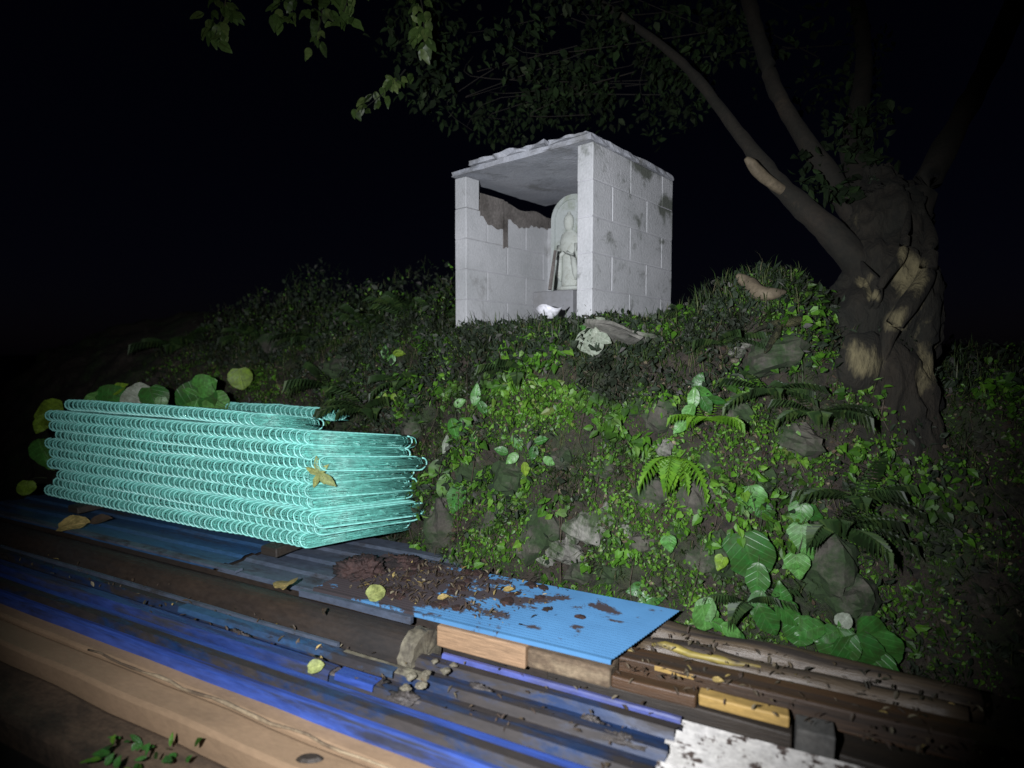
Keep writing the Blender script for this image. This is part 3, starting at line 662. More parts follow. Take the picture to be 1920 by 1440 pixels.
def wallrow(c, which):
    z0, z1 = Z0 + c * CH, Z0 + (c + 1) * CH
    off = 0 if c % 2 == 0 else .2
    cuts = [0.] + [x for x in (off + .4 * k for k in range(0, 4)) if .05 < x < (HD if which != 'back' else HW - 2 * TH) - .05]
    cuts.append(HD if which != 'back' else HW - 2 * TH)
    for x0, x1 in zip(cuts, cuts[1:]):
        if which == 'right':
            dark = True
            block(0, TH, x0, x1, z0, z1, 'block_stain' if dark else 'block')
        elif which == 'left':
            if c == 4:
                if x0 < .05: block(HW - TH, HW, 0, .125, z0, z1)
                continue
            block(HW - TH, HW, x0, x1, z0, z1 + (0 if c < 4 else 0))
        else:
            if c == 4: continue
            block(TH + x0, TH + x1, HD - TH, HD, z0, z1)
for c in range(5):
    for wch in ('right', 'left', 'back'): wallrow(c, wch)
# the one block of the top course that still stands at the front of the left wall
# (laid by the loop when its row starts with a short block) and its mortar bed
mv = merge(hbox(.003, TH - .003, .004, HD - .004, Z0 + .003, Z0 + 5 * CH - .004), hbox(HW - TH + .003, HW - .003, .004, HD - .004, Z0 + .003, Z0 + 4 * CH - .004),
           hbox(TH, HW - TH, HD - TH + .003, HD - .003, Z0 + .003, Z0 + 4 * CH - .004))
mesh('mortar', mv[0], mv[1], M['mortar'], shrine)
# ragged brown mortar left on top of the broken left wall and the smear running down it
def rag(f, s0, s1, ztop, zl, n, th=.006, sd=0):
    vs, fs = [], []
    for i in range(n + 1):
        s = s0 + (s1 - s0) * i / n
        zb = zl(s) + noise.noise(Vector((s * 22 + sd, 0, 0))) * .03
        for (ff, zz) in ((f, ztop(s)), (f - th, ztop(s)), (f - th, zb), (f, zb)): vs.append(HP(ff, s, zz))
    for i in range(n):
        k = i * 4
        for j in range(4): fs.append((k + j, k + (j + 1) % 4, k + 4 + (j + 1) % 4, k + 4 + j))
    fs += [(0, 1, 2, 3), (4 * n + 3, 4 * n + 2, 4 * n + 1, 4 * n)]
    return vs, fs
zt = Z0 + 4 * CH
r1 = rag(HW - TH + .001, .13, .36, lambda s: zt + .112, lambda s: zt - .03 - .06 * math.sin((s - .13) * 9), 16)
r2 = rag(HW - TH + .001, .355, .40, lambda s: zt + .105, lambda s: zt - .21, 4, sd=3)
r3 = rag(HW - TH + .001, .40, .86, lambda s: zt + .085 + .012 * math.sin(s * 20), lambda s: zt + .02 - .04 - .02 * math.sin(s * 14), 26, sd=7)
mm = merge(r1, r2, r3)
mesh('mortar_smear', mm[0], mm[1], M['mortar_brown'], shrine, label='ragged brown mortar smear along the broken top of the left wall')
v, f = hbox(HW - TH + .012, HW - .012, .13, HD - .02, zt - .001, zt + .080, .004)
mesh('mortar_bed', v, f, M['mortar_brown'], shrine)
# roof slab with chipped edges and a broken second layer on top
def slab(f0, f1, s0, s1, z0, z1, n=26, amp=.012, sd=0, tilt=0.):
    ring = []
    for i in range(n): ring.append((f0 + (f1 - f0) * i / n, s0, 0))
    for i in range(n): ring.append((f1, s0 + (s1 - s0) * i / n, 1))
    for i in range(n): ring.append((f1 - (f1 - f0) * i / n, s1, 0))
    for i in range(n): ring.append((f0, s1 - (s1 - s0) * i / n, 1))
    vs = []
    for k, z in enumerate((z0, z0 + (z1 - z0) * .45, z1)):
        for (ff, ss, e) in ring:
            n1 = noise.noise(Vector((ff * 14 + sd, ss * 14, k * 2.2))) * amp + noise.noise(Vector((ff * 4 + sd, ss * 4, k * .3))) * amp
            cf, cs = (f0 + f1) / 2, (s0 + s1) / 2
            d = Vector((ff - cf, ss - cs)).normalized() * n1
            vs.append(HP(ff + d.x, ss + d.y, z + tilt * (ff - f0) + noise.noise(Vector((ff * 9, ss * 9, sd + k))) * amp * .45))
    N = len(ring); fs = []
    for k in range(2):
        for i in range(N): fs.append((k * N + i, k * N + (i + 1) % N, (k + 1) * N + (i + 1) % N, (k + 1) * N + i))
    fs.append(tuple(range(N - 1, -1, -1))); fs.append(tuple(2 * N + i for i in range(N)))
    return vs, fs
zr = Z0 + 5 * CH + .004
v, f = slab(-.004, HW - .002, -.026, HD + .003, zr, zr + .030, amp=.010); mesh('roof_slab', v, f, M['roof'], shrine)
v, f = slab(.30, .88, -.032, .7, zr + .036, zr + .066, amp=.03, sd=5); mesh('roof_screed', v, f, M['roof'], shrine, label='broken thin cement layer lying on the roof slab')
v, f = slab(.03, .27, -.02, .8, zr + .036, zr + .052, amp=.02, sd=9); mesh('roof_screed', v, f, M['roof'], shrine)
# floor and foundation
v, f = hbox(-.04, HW + .02, -.03, HD + .02, Z0 - .13, Z0 - .002, .006); o = mesh('foundation_slab', v, f, M['rock_pale'], shrine); bevel(o, .012)
# pedestal, stele, figure
st = empty('stone_stele', HP(.52, .59, Z0), 'round topped carved stone stele with a haloed standing figure inside the shrine', 'stele')
# pedestal placed by its seen corner
FS, SS = .40, .56
v, f = hbox(.40, .72, .40, .78, Z0 + .002, Z0 + .25, .002); o = mesh('pedestal', v, f, M['pedestal'], st); bevel(o, .006)
def stelegeo(cf, s0, s1, hw, zb, zt2, n=14):
    prof = [(-hw, zb), (-hw, zt2 - hw)] + [(-hw * math.cos(math.pi * i / n), zt2 - hw + hw * math.sin(math.pi * i / n)) for i in range(1, n)] + [(hw, zt2 - hw), (hw, zb)]
    vs = [HP(cf + x, s, z) for s in (s0, s1) for x, z in prof]; N = len(prof)
    fs = [(i, (i + 1) % N, N + (i + 1) % N, N + i) for i in range(N)] + [tuple(range(N - 1, -1, -1)), tuple(N + i for i in range(N))]
    return vs, fs
CF, HWS = .52, .165
zb, zt2 = Z0 + .251, Z0 + .89
v, f = stelegeo(CF, .55, .63, HWS, zb, zt2); o = mesh('stone_slab', v, f, M['stele'], st); bevel(o, .012, 3)
# raised border
def archband(cf, s, r0, r1, zb, zt2, th, hw, n=18):
    po = [(-r1, zb)] + [(-r1 * math.cos(math.pi * i / n), zt2 - hw + r1 * math.sin(math.pi * i / n)) for i in range(n + 1)] + [(r1, zb)]
    pi_ = [(-r0, zb)] + [(-r0 * math.cos(math.pi * i / n), zt2 - hw + r0 * math.sin(math.pi * i / n)) for i in range(n + 1)] + [(r0, zb)]
    vs, fs = [], []
    for (x, z), (x2, z2) in zip(po, pi_): vs += [HP(cf + x, s, z), HP(cf + x, s - th, z), HP(cf + x2, s - th, z2), HP(cf + x2, s, z2)]
    for i in range(len(po) - 1):
        k = 4 * i
        for j in range(4): fs.append((k + j, k + (j + 1) % 4, k + 4 + (j + 1) % 4, k + 4 + j))
    return vs, fs
v, f = archband(CF, .551, .125, .155, zb + .03, zt2, .012, HWS); mesh('raised_border', v, f, M['stele'], st, smooth=False)
def lathe(prof, c, n=14, fl=1.):
    vs, fs = [], []
    for (r, z) in prof:
        for j in range(n):
            an = 2 * math.pi * j / n; d = Fd * math.cos(an) * r + S * math.sin(an) * r * fl
            vs.append(Vector(c) + d + Vector((0, 0, z)))
    for i in range(len(prof) - 1):
        for j in range(n): fs.append((i * n + j, i * n + (j + 1) % n, (i + 1) * n + (j + 1) % n, (i + 1) * n + j))
    fs.append(tuple(range(n - 1, -1, -1))); fs.append(tuple((len(prof) - 1) * n + j for j in range(n)))
    return vs, fs
hz = zb + .445
disc = []
n = 20
disc_v = [HP(CF + .082 * math.cos(2 * math.pi * i / n), s, hz + .082 * math.sin(2 * math.pi * i / n)) for s in (.551, .540) for i in range(n)]
disc_f = [(i, (i + 1) % n, n + (i + 1) % n, n + i) for i in range(n)] + [tuple(range(n, 2 * n))]
mesh('halo', disc_v, disc_f, M['stele'], st)
body = [(.055, .0), (.062, .02), (.058, .09), (.060, .16), (.070, .24), (.074, .30), (.060, .345), (.026, .365), (.022, .38)]
bv = lathe([(r, z) for r, z in body], HP(CF, .535, zb + .03), 16, .45)
hd_ = lathe([(.016, -.01), (.028, .006), (.034, .025), (.036, .05), (.033, .072), (.024, .088), (.015, .094), (.012, .106), (.003, .112)], HP(CF, .525, zb + .03 + .375), 14, .8)
arm1 = tube([HP(CF + .068, .52, zb + .30), HP(CF + .062, .495, zb + .22), HP(CF + .01, .485, zb + .25)], [.02, .018, .012], 8)
arm2 = tube([HP(CF - .068, .52, zb + .30), HP(CF - .062, .495, zb + .22), HP(CF - .01, .485, zb + .25)], [.02, .018, .012], 8)
slv = tube([HP(CF - .05, .50, zb + .23), HP(CF - .065, .51, zb + .12), HP(CF - .06, .52, zb + .07)], [.018, .022, .006], 8)
slv2 = tube([HP(CF + .05, .50, zb + .23), HP(CF + .065, .51, zb + .12), HP(CF + .06, .52, zb + .07)], [.018, .022, .006], 8)
lot = lathe([(.05, 0), (.085, .012), (.09, .024), (.06, .032)], HP(CF, .525, zb + .003), 16, .55)
fv = merge(bv, hd_, arm1, arm2, slv, slv2, lot); mesh('carved_figure', fv[0], fv[1], M['figure'], st, smooth=True)
# leaning dark stick and white dish
b0_, t0_ = PY(1031, 543, 3.60), PY(1041, 470, 3.64)
v, f = tube([b0_, (b0_ + t0_) / 2, t0_], [.013, .0125, .011], 6, .1); mesh('wooden_stick', v, f, M['mortar_brown'], label='dark flat stick leaning against the stele inside the shrine', cat='stick')
dc = PY(1030, 598, 3.32); dish = lathe([(.022, 0), (.035, .004), (.062, .040), (.080, .066), (.077, .066), (.058, .040), (.03, .009)], dc, 22, 1.)
dv = [p + Vector((0, 0, .012 * math.cos(3 * math.atan2((p - dc).y, (p - dc).x)) * max(0, p.z - dc.z) / .066)) for p in dish[0]]
mesh('offering_dish', dv, dish[1], M['white'], label='small white dish on the ground in front of the stele pedestal', cat='dish', smooth=True)

# ------------------------------------------------------------------ the stack of compressed green chain-link rolls
RH, RB = .0372, .30          # half height and half depth of a roll
SK = .50                    # how far the rings lean along the axis per metre of depth
def ringpath(a, b0, b1, h, pitch, narc=5):
    """one flattened turn, front arc then back arc"""
    pts = []
    for i in range(narc + 1):
        an = math.pi / 2 + math.pi * i / narc; pts.append((b0 + h + h * math.cos(an), h + h * math.sin(an)))
    for i in range(narc + 1):
        an = -math.pi / 2 + math.pi * i / narc; pts.append((b1 - h + h * math.cos(an), h + h * math.sin(an)))
    n = len(pts); return [(a + pitch * i / n + (b - b0) * SK, b, z) for i, (b, z) in enumerate(pts)]
def flatcoil(L, pitch, h, b0, b1, wr, narc=5, jit=0., sides=4, z0=0.):
    pts = []
    a = 0.
    while a < L:
        jb = random.uniform(-jit, jit); pts += ringpath(a, b0 + jb, b1 + random.uniform(-6, 6) * jit, h, pitch, narc); a += pitch * (1 + random.uniform(-.12, .12))
    pts = [Vector((p[0] * U.x + p[1] * V.x, p[0] * U.y + p[1] * V.y, p[2] + z0)) for p in pts]
    return tube(pts, wr, sides)
def rolldata(L, b0, b1):
    c = flatcoil(L, .050, RH, b0, b1, .0050, 6, .002, 5)
    inner = []
    inner.append(flatcoil(L - .01, .0110, RH - .004, b0 + .008, b1 - .01, .0025, 4, .008, 3, .004))
    for k in range(16):
        an = math.pi * .5 + math.pi * k / 15; bb, zz = b0 + RH + (RH - .011) * math.cos(an), RH + (RH - .011) * math.sin(an)
        pts = [W(L * q / 10, bb + random.uniform(-.003, .003), zz + random.uniform(-.004, .004)) for q in range(11)]
        inner.append(tube(pts, .0021, 3))
    for k in range(26):
        bb = b0 + .03 + (b1 - b0 - .06) * random.random(); zz = random.uniform(.006, .06)
        pts = [W(L * q / 6 + (bb - b0) * SK, bb + random.uniform(-.006, .006), zz + random.uniform(-.004, .004)) for q in range(7)]
        inner.append(tube(pts, .0022, 3))
    # loose ends crossing at the right-hand end
    for k in range(110):
        aa = L - .004 - .07 * random.random(); zz = random.uniform(.0, .070); z2 = max(-.002, min(.072, zz + random.uniform(-.03, .03)))
        bb1 = b1 - random.uniform(.0, .06); k2 = random.uniform(-.03, .03)
        inner.append(tube([W(aa, b0 + .02, zz), W(aa + (bb1 - b0) * SK * .5 + k2 * .5, (b0 + bb1) / 2, (zz + z2) / 2 + random.uniform(-.004, .004)), W(aa + (bb1 - b0) * SK + k2, bb1, z2)], .0022, 3))
    bs = random.uniform(0, 50)
    def md(nm, g, m):
        g = ([v + noise.noise_vector(Vector((v.dot(U) * 1.3 + bs, v.dot(V) * 1.2, bs))) * .014 + noise.noise_vector(Vector((v.dot(U) * 5 + bs, v.dot(V) * 3, bs))) * .006 for v in g[0]], g[1])
       
        me = bpy.data.meshes.new(nm); me.from_pydata([tuple(v) for v in g[0]], [], g[1]); me.materials.append(m); me.polygons.foreach_set('use_smooth', [True] * len(me.polygons)); me.update(); return me
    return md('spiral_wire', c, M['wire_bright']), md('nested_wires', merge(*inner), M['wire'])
ROLL = [rolldata(2.55 - .02 * (k % 3), 0, .56 - .015 * (k % 2)) for k in range(5)]
SHORT = rolldata(1.95, 0, .36); REAR = rolldata(1.25, 0, .10)
rows = ['bottom', 'second from the bottom', 'third from the bottom', 'fourth from the bottom', 'middle', 'fourth from the top', 'third from the top', 'second from the top long', 'uppermost long']
offs = [(-4.88, 0), (-4.80, .01), (-4.76, -.01), (-4.87, .012), (-4.82, .02), (-4.86, .0), (-4.78, .015), (-4.83, .005), (-4.86, .015)]
yaws = [0, .007, -.005, .006, -.007, .004, .006, -.006, .003]
def roll(data, a, b, z, label, ry=0., rz=0., tilt=0.):
    t = empty('wire_mesh_roll', W(a, b, z), label, 'wire mesh roll', 'flattened green wire mesh rolls stacked on the pile')
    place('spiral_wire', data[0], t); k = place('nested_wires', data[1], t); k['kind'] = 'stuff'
    t.rotation_mode = 'QUATERNION'; t.rotation_quaternion = Quaternion((0, 0, 1), rz) @ Quaternion(U, -tilt) @ Quaternion((0, 1, 0), ry)
for i, (nm, (a, db)) in enumerate(zip(rows, offs)):
    roll(ROLL[i % 5], a + random.uniform(-.03, .03), 2.235 + db, .455 + .0695 * i, nm + ' flattened roll of turquoise green wire mesh in the stack', random.uniform(-.003, .003), yaws[i], .155 * i / 8)
roll(SHORT, -4.80, 2.33, .455 + .0695 * 9, 'shorter roll of turquoise wire mesh lying on top of the stack', tilt=.16)
roll(REAR, -4.02, 2.90, 1.055, 'narrow dull roll of green wire mesh lying behind the top of the stack')
# the timber the stack stands on, and what shows of it
for k, (a, lab) in enumerate(((-2.62, 'short dark green bearer under the right end of the mesh stack'), (-4.5, 'short dark bearer under the left end of the mesh stack'))):
    v, f = abox(a, a + .12, 2.19, 2.86, .402, .452, 3, .004); o = mesh('bearer', v, f, M['dark_timber'], label=lab, cat='timber'); bevel(o, .006)
v, f = abox(-4.15, -3.3, 2.6, 3.02, .402, 1.05, 4, .02); mesh('earth_heap', v, f, M['soil'], label='dark earth heap holding up the rear of the mesh stack', cat='earth')

# ------------------------------------------------------------------ sheets
def sheet(name, prof, a0, a1, z0, m, label, cat, th=.0015, na=1, sag=0., a1f=None, group=None, rag_end=0.):
    """prof: list of (b, z) across; extruded along a with real thickness"""
    vs, fs = [], []; n = len(prof)
    for i in range(na + 1):
        t = i / na
        for dz in (0, -th):
            for (b, z) in prof:
                aa0 = a0 if not a1f else a0
                aa1 = a1 if a1f is None else a1 + (a1f - a1) * (b - prof[0][0]) / (prof[-1][0] - prof[0][0])
                if rag_end: aa1 += rag_end * noise.noise(Vector((b * 25, 3, 1)))
                a = aa0 + (aa1 - aa0) * t
                vs.append(W(a, b, z0 + z + dz + sag * noise.noise(Vector((a * 1.3, b * 2, 4)))))
    s = 2 * n
    for i in range(na):
        for j in range(n - 1):
            k = i * s + j; fs.append((k, k + 1, k + s + 1, k + s)); k += n; fs.append((k + 1, k, k + s, k + s + 1))
        for j in (0, n - 1):
            k = i * s + j; fs.append((k, k + s, k + s + n, k + n))
    for i in (0, na):
        for j in range(n - 1):
            k = i * s + j; fs.append((k, k + n, k + n + 1, k + 1))
    return mesh(name, vs, fs, m, label=label, cat=cat, group=group)
def fine(b0, b1, pitch, h):
    out = []; b = b0; k = 0
    while b < b1: out.append((b, h if k % 2 else 0)); b += pitch / 2; k += 1
    # rolled lip at the front edge
    return [(b0 - .004, -.012), (b0 - .002, .003)] + out[1:]
def trap(b0, n, pitch, h, first=True):
    out = []
    for k in range(n):
        b = b0 + k * pitch; out += [(b, 0), (b + pitch * .12, h), (b + pitch * .42, h), (b + pitch * .54, 0)]
    out.append((b0 + n * pitch, 0)); return out
sheet('blue_sheet', fine(1.995, 2.53, .019, .0042), -2.04, -.60, .392, M['sky_sheet'], 'pale blue finely ribbed steel sheet with wet leaf dirt on top of the pile', 'roofing sheet', na=12, sag=.006, a1f=-.455)
sheet('blue_sheet', trap(1.99, 5, .17, .012), -5.4, -2.74, .368, M['dull_sheet'], 'long dull blue steel sheet under the left part of the mesh stack', 'roofing sheet', na=12, sag=.01)
sheet('grey_sheet', trap(2.0, 5, .16, .012), -2.72, -1.5, .360, M['grey_sheet'], 'faded grey blue sheet poking out under the right end of the mesh stack', 'roofing sheet', na=6, sag=.006)
v, f = abox(-5.3, -2.55, 1.975, 2.02, .385, .397, 10, .003); mesh('edge_strip', v, f, M['grey_sheet'], label='thin pale grey batten on the front edge of the dull blue sheet', cat='batten')
v, f = abox(-2.10, -1.46, 1.965, 1.985, .355, .386, 6, .004); mesh('edge_strip', v, f, M['grey_sheet'], label='short grey batten along the left front edge of the pale blue sheet', cat='batten')
# folded plate stack: royal blue and navy
sheet('folded_sheet', trap(1.49, 4, .118, .030), -5.5, -.38, .262, M['navy'], 'dark navy folded roofing sheet with ridges in the foreground', 'roofing sheet', na=16, sag=.006, a1f=-.33, rag_end=.02)
sheet('folded_sheet', trap(1.495, 4, .118, .030), -5.45, -.42, .252, M['navy'], 'navy folded sheet second in the foreground stack', 'roofing sheet', na=10, sag=.004, a1f=-.37, rag_end=.03)
sheet('folded_sheet', trap(1.485, 4, .118, .030), -5.4, -.45, .240, M['dull_sheet'], 'lower blue folded sheet in the foreground stack with its cut end showing', 'roofing sheet', na=10, sag=.004, a1f=-.36, rag_end=.04)
sheet('blue_flashing', [(1.455, -.045), (1.462, 0), (1.478, .012), (1.52, .014), (1.535, .034), (1.575, .036), (1.59, .016)], -4.6, .15, .252, M['royal'], 'long royal blue flashing strip beside the tan beam', 'flashing', th=.002, na=14, sag=.006)
sheet('blue_flashing', [(1.585, .0), (1.59, .026), (1.60, .038), (1.645, .038), (1.655, .026), (1.66, .0)], -4.2, -1.56, .276, M['royal_dull'], 'second royal blue strip ending in the middle of the foreground', 'flashing', th=.002, na=12, sag=.006)
sheet('blue_flashing', [(1.925, .0), (1.929, .018), (1.934, .024), (1.946, .024), (1.952, .012)], -1.28, -.34, .264, M['lilac'], 'thin violet blue strip running under the tan timber', 'flashing', th=.002, na=10, sag=.004)
sheet('blue_flashing', [(1.60, .0), (1.605, .02), (1.655, .022), (1.66, .0)], -1.54, -1.36, .285, M['royal'], 'short broken end piece of royal blue strip', 'flashing', th=.002, na=3)
sheet('blue_flashing', [(1.70, .0), (1.705, .022), (1.75, .022), (1.76, .0)], -2.6, -1.35, .287, M['dull_sheet'], 'dirty blue strip beside the dark pipe', 'flashing', th=.002, na=6)
v, f = abox(-5.2, -1.70, 1.785, 1.80, .280, .300, 14, .004); mesh('batten', v, f, M['grey_sheet'], label='thin pale batten in front of the dark pipe', cat='batten')
v, f = abox(-1.62, -1.22, 1.735, 1.752, .286, .310, 6, .004); mesh('batten', v, f, M['rim'], label='short pale batten below the end of the dark pipe', cat='batten')

# ------------------------------------------------------------------ dark pipe with a pale rim, split open at the end
pipe = empty('steel_pipe', W(-3.2, 1.925, .12), 'thick dark rusty pipe with a pale chipped rim lying under the blue sheets', 'pipe')
def pipegeo(a0, a1, bc, zc, r0, r1, n=28, na=8):
    vs, fs = [], []
    for rr, in ((r1,), (r0,)):
        for i in range(na + 1):
            for j in range(n):
                an = 2 * math.pi * j / n; vs.append(W(a0 + (a1 - a0) * i / na, bc + rr * math.cos(an), zc + rr * math.sin(an)))
    o = (na + 1) * n
    for i in range(na):
        for j in range(n):
            k = i * n; j2 = (j + 1) % n
            fs.append((k + j, k + j2, k + n + j2, k + n + j)); fs.append((o + k + j2, o + k + j, o + k + n + j, o + k + n + j2))
    for j in range(n):
        j2 = (j + 1) % n; fs.append((j, o + j, o + j2, j2)); k = na * n; fs.append((k + j, k + j2, o + k + j2, o + k + j))
    return vs, fs
v, f = pipegeo(-5.5, -1.42, 1.925, .262, .086, .098); mesh('pipe_barrel', v, f, M['rust'], pipe, smooth=False)
v, f = pipegeo(-1.42, -1.35, 1.925, .262, .012, .104, na=3)
v = [p + rnd(.004) for p in v]; mesh('pipe_rim', v, f, M['rim'], pipe)
# rubble of pale chips below the rim
for k, (px, py, s, lab) in enumerate([(770, 1268, 26, 'largest pale chip below the pipe rim, left in the heap'), (800, 1262, 20, 'pale chip in the middle of the heap below the pipe rim'), (850, 1247, 16, 'small pale chip lying furthest right of the pipe rim heap'), (835, 1258, 22, 'pale chip just below the start of the tan timber'),
                                (790, 1285, 26, 'pale chip nearest the camera in the heap below the pipe rim'), (760, 1290, 22, 'pale chip at the lower left of the heap below the pipe rim'), (815, 1240, 16, 'small pale chip touching the pipe rim')]):
    p = PZ(px, py, .315); o = mesh('cement_chip', [Vector((q.co.x, q.co.y, q.co.z * .55)) * s / F_PX * .85 for q in rocks[5 + k % 3].vertices], [tuple(q.vertices) for q in rocks[5].polygons], M['rim'], loc=p,
             label=lab, cat='rubble', group='pale chips below the pipe rim')

# ------------------------------------------------------------------ timbers
def beam(a0, a1, b0, b1, z0, z1, m, label, cat='timber', name='timber_beam', jit=.004, na=14, bv=.006, sd=0):
    v, f = abox(a0, a1, b0, b1, z0, z1, na, jit, sd); o = mesh(name, v, f, M[m], label=label, cat=cat); bevel(o, bv, 2); return o
beam(-1.335, -.93, 1.975, 2.10, .285, .372, 'tan_timber', 'clean tan squared timber just under the front edge of the pale blue sheet')
beam(-.928, -.60, 1.985, 2.10, .29, .362, 'worn', 'greyish brown squared timber continuing from the tan one', bv=.01)
beam(-.72, .9, 2.115, 2.21, .27, .352, 'brown_timber', 'reddish brown wet timber under the right corner of the pale blue sheet', jit=.008, sd=2)
beam(-.47, -.33, 2.112, 2.114, .33, .348, 'yellow_cut', 'small orange splinter face on the reddish brown timber', jit=.001, na=2, bv=.001, name='wood_splinter')
beam(-.295, -.02, 1.998, 2.045, .312, .352, 'yellow_cut', 'bright yellow freshly cut length of wood on the dark timbers', jit=.008, na=9)
beam(-.85, -.01, 1.992, 2.06, .17, .298, 'dark_timber', 'long dark squared timber along the right front of the pile', jit=.007, sd=4)
beam(-.595, -.30, 1.985, 2.035, .301, .345, 'brown_timber', 'reddish brown rail continuing the line of the tan timber', jit=.007, sd=6)
beam(-.1, 1.9, 2.23, 2.30, .22, .29, 'dark_timber', 'thin dark timber between the logs on the right', jit=.006, sd=9)
beam(.0, .11, 1.985, 2.07, .24, .325, 'grey_block', 'grey squared lump at the end of the yellow cut wood', jit=.01, na=3)
beam(.5, 2.6, 1.9, 2.2, .05, .16, 'dark_timber', 'low dark plank reaching out to the right in the shade', jit=.02, sd=12)
beam(-.3, 2.6, 2.1, 2.75, .0, .20, 'dark_timber', 'heap of rotten boards under the logs on the right', jit=.02, sd=14)
def log(a0, a1, b, z, r, m, label, sd=0, rough=.07):
    n = 16; pts = [W(a0 + (a1 - a0) * i / n, b + .012 * math.sin(i * .7 + sd), z + .006 * math.sin(i + sd)) for i in range(n + 1)]
    v, f = tube(pts, [r * (1 - .15 * i / n) for i in range(n + 1)], 14, rough, fr=4, sd=sd); return mesh('log', v, f, M[m], label=label, cat='log', smooth=True)
log(-.62, .55, 2.43, .305, .068, 'drift', 'rounded grey brown log nearest the bank on the right', 1)
log(-.60, .50, 2.32, .300, .052, 'drift', 'thinner wet log with a yellow streak beside the pale blue sheet', 5)
pts = [W(-.52 + .05 * i, 2.285 + .012 * math.sin(i * 1.1), .338 + .004 * math.sin(i * 1.7)) for i in range(9)]
v, f = tube(pts, [.006, .014, .017, .015, .012, .018, .012, .008, .004], 8, .2); mesh('yellow_ribbon', v, f, M['yellow_paint'], label='yellow muddy strip lying along the thinner wet log', cat='strip', smooth=True)
# foreground tan beams (left)
beam(-4.4, .25, 1.395, 1.475, .10, .215, 'tan_beam', 'tan weathered beam alongside the royal blue strip in the foreground', jit=.007, na=24, bv=.012, sd=20)
beam(-4.3, .25, 1.27, 1.39, .085, .203, 'tan_beam', 'nearest tan weathered beam at the bottom of the picture', jit=.008, na=24, bv=.014, sd=22)
v, f = slab(0, .1, 0, .1, 0, .01, 4); 
pts = [W(-2.75 + .08 * i, 1.393 + .006 * math.sin(i * 1.3), .212 + .003 * math.sin(i * 2.1)) for i in range(30)]
v, f = tube(pts, [.004 + .008 * abs(noise.noise(Vector((i * .6, 1, 2)))) for i in range(30)], 6, .3, fr=30); mesh('mud_ridge', v, f, M['worn'], label='pale crumbly ridge in the joint between the two tan beams', cat='dirt', smooth=True)
beam(-4.2, .2, 1.06, 1.262, .0, .130, 'tan_falloff', 'low added tan board in front of the nearest beam, coloured as its fade into darkness', jit=.012, na=24, bv=.02, sd=31)  # added board, its dark colour carries the beam's fade out of the light
p = PZ(580, 1421, .206); v, f = tube([p - Vector((0, 0, .004)), p + Vector((0, 0, .006))], [.028, .020], 10, .3); v = [Vector(((q.x - p.x) * 1.7 + p.x, (q.y - p.y) * .8 + p.y, q.z)) for q in v]
mesh('mud_patch', v, f, M['dark_timber'], label='dark oval mud patch on the nearest tan beam', cat='mud')
# bearers that hold the whole pile off the ground
for k, a in enumerate((-4.6, -3.2, -1.9, -.75)):
    v, f = abox(a, a + .12, 1.25, 2.6, .0, .085, 4, .004); o = mesh('bearer', v, f, M['dark_timber'], label=['rough bearer under the far left end of the pile', 'rough bearer under the pile below the mesh stack', 'rough bearer under the pile below the thick pipe', 'rough bearer under the pile below the tan timber'][k], cat='timber', group='bearers under the pile'); bevel(o, .006)
beam(-5.3, -.5, 1.50, 1.78, .09, .235, 'dark_timber', 'dark packing board under the folded blue sheets', jit=.003)
beam(-5.3, -1.36, 1.80, 2.02, .09, .160, 'dark_timber', 'dark packing board under the thick pipe', jit=.003)
beam(-5.3, -.75, 2.08, 2.56, .09, .352, 'rust', 'dark boards packed under the mesh stack and the sheets', jit=.003)
beam(-1.34, .1, 1.79, 1.99, .09, .238, 'dark_timber', 'dark board under the right part of the folded blue sheets', jit=.003)
# ivory corrugated sheets, bottom right
cor = [(1.50 + .0055 * k, .0048 * math.cos(k * math.pi / 2)) for k in range(87)]
sheet('ivory_sheet', cor, -.37, .30, .264, M['ivory'], 'dirty ivory corrugated sheet at the bottom right of the pile', 'roofing sheet', na=8, sag=.01, a1f=.22, rag_end=.09)
sheet('ivory_sheet', [(b - .16, z) for b, z in cor], -.33, .6, .240, M['ivory'], 'lower dirty ivory corrugated sheet nearer the camera', 'roofing sheet', na=8, sag=.01, rag_end=.12)
beam(-.43, .6, 1.32, 1.97, .02, .215, 'dark_timber', 'dark boards under the ivory corrugated sheets', jit=.01)

# ------------------------------------------------------------------ mould clump under the mesh stack's corner and litter on the sheets
def clump(c, rx, ry, rz, m, label, cat, name, sd=0, n=64, mm=34, amp=.35):
    vs, fs = [], []
    for i in range(mm + 1):
        th = math.pi * .5 * i / mm
        for j in range(n):
            ph = 2 * math.pi * j / n; d = Vector((math.sin(th) * math.cos(ph), math.sin(th) * math.sin(ph), math.cos(th)))
            k = 1 + amp * noise.noise(d * 1.7 + Vector((sd, 0, 0))) + amp * .8 * noise.noise(d * 5 + Vector((sd, 3, 0))) + amp * .6 * noise.noise(d * 14) + amp * .4 * noise.noise(d * 30)
            vs.append(c + (U * d.x * rx + V * d.y * ry) * k + Vector((0, 0, d.z * rz * k)))
    for i in range(mm):
        for j in range(n): fs.append((i * n + j, (i + 1) * n + j, (i + 1) * n + (j + 1) % n, i * n + (j + 1) % n))
    return mesh(name, vs, fs, m, label=label, cat=cat, smooth=True)
clump(W(-1.99, 2.25, .385), .145, .12, .075, M['soil_clump'], 'reddish brown clump of rotting leaves under the right corner of the mesh stack', 'leaf mould', 'leaf_mould', 3)
clump(W(-1.86, 2.43, .385), .11, .09, .045, M['soil_clump'], 'dark low heap of leaf mould against the bank behind the pale blue sheet', 'leaf mould', 'leaf_mould', 8)
L_ = Scatter(); L2 = Scatter()
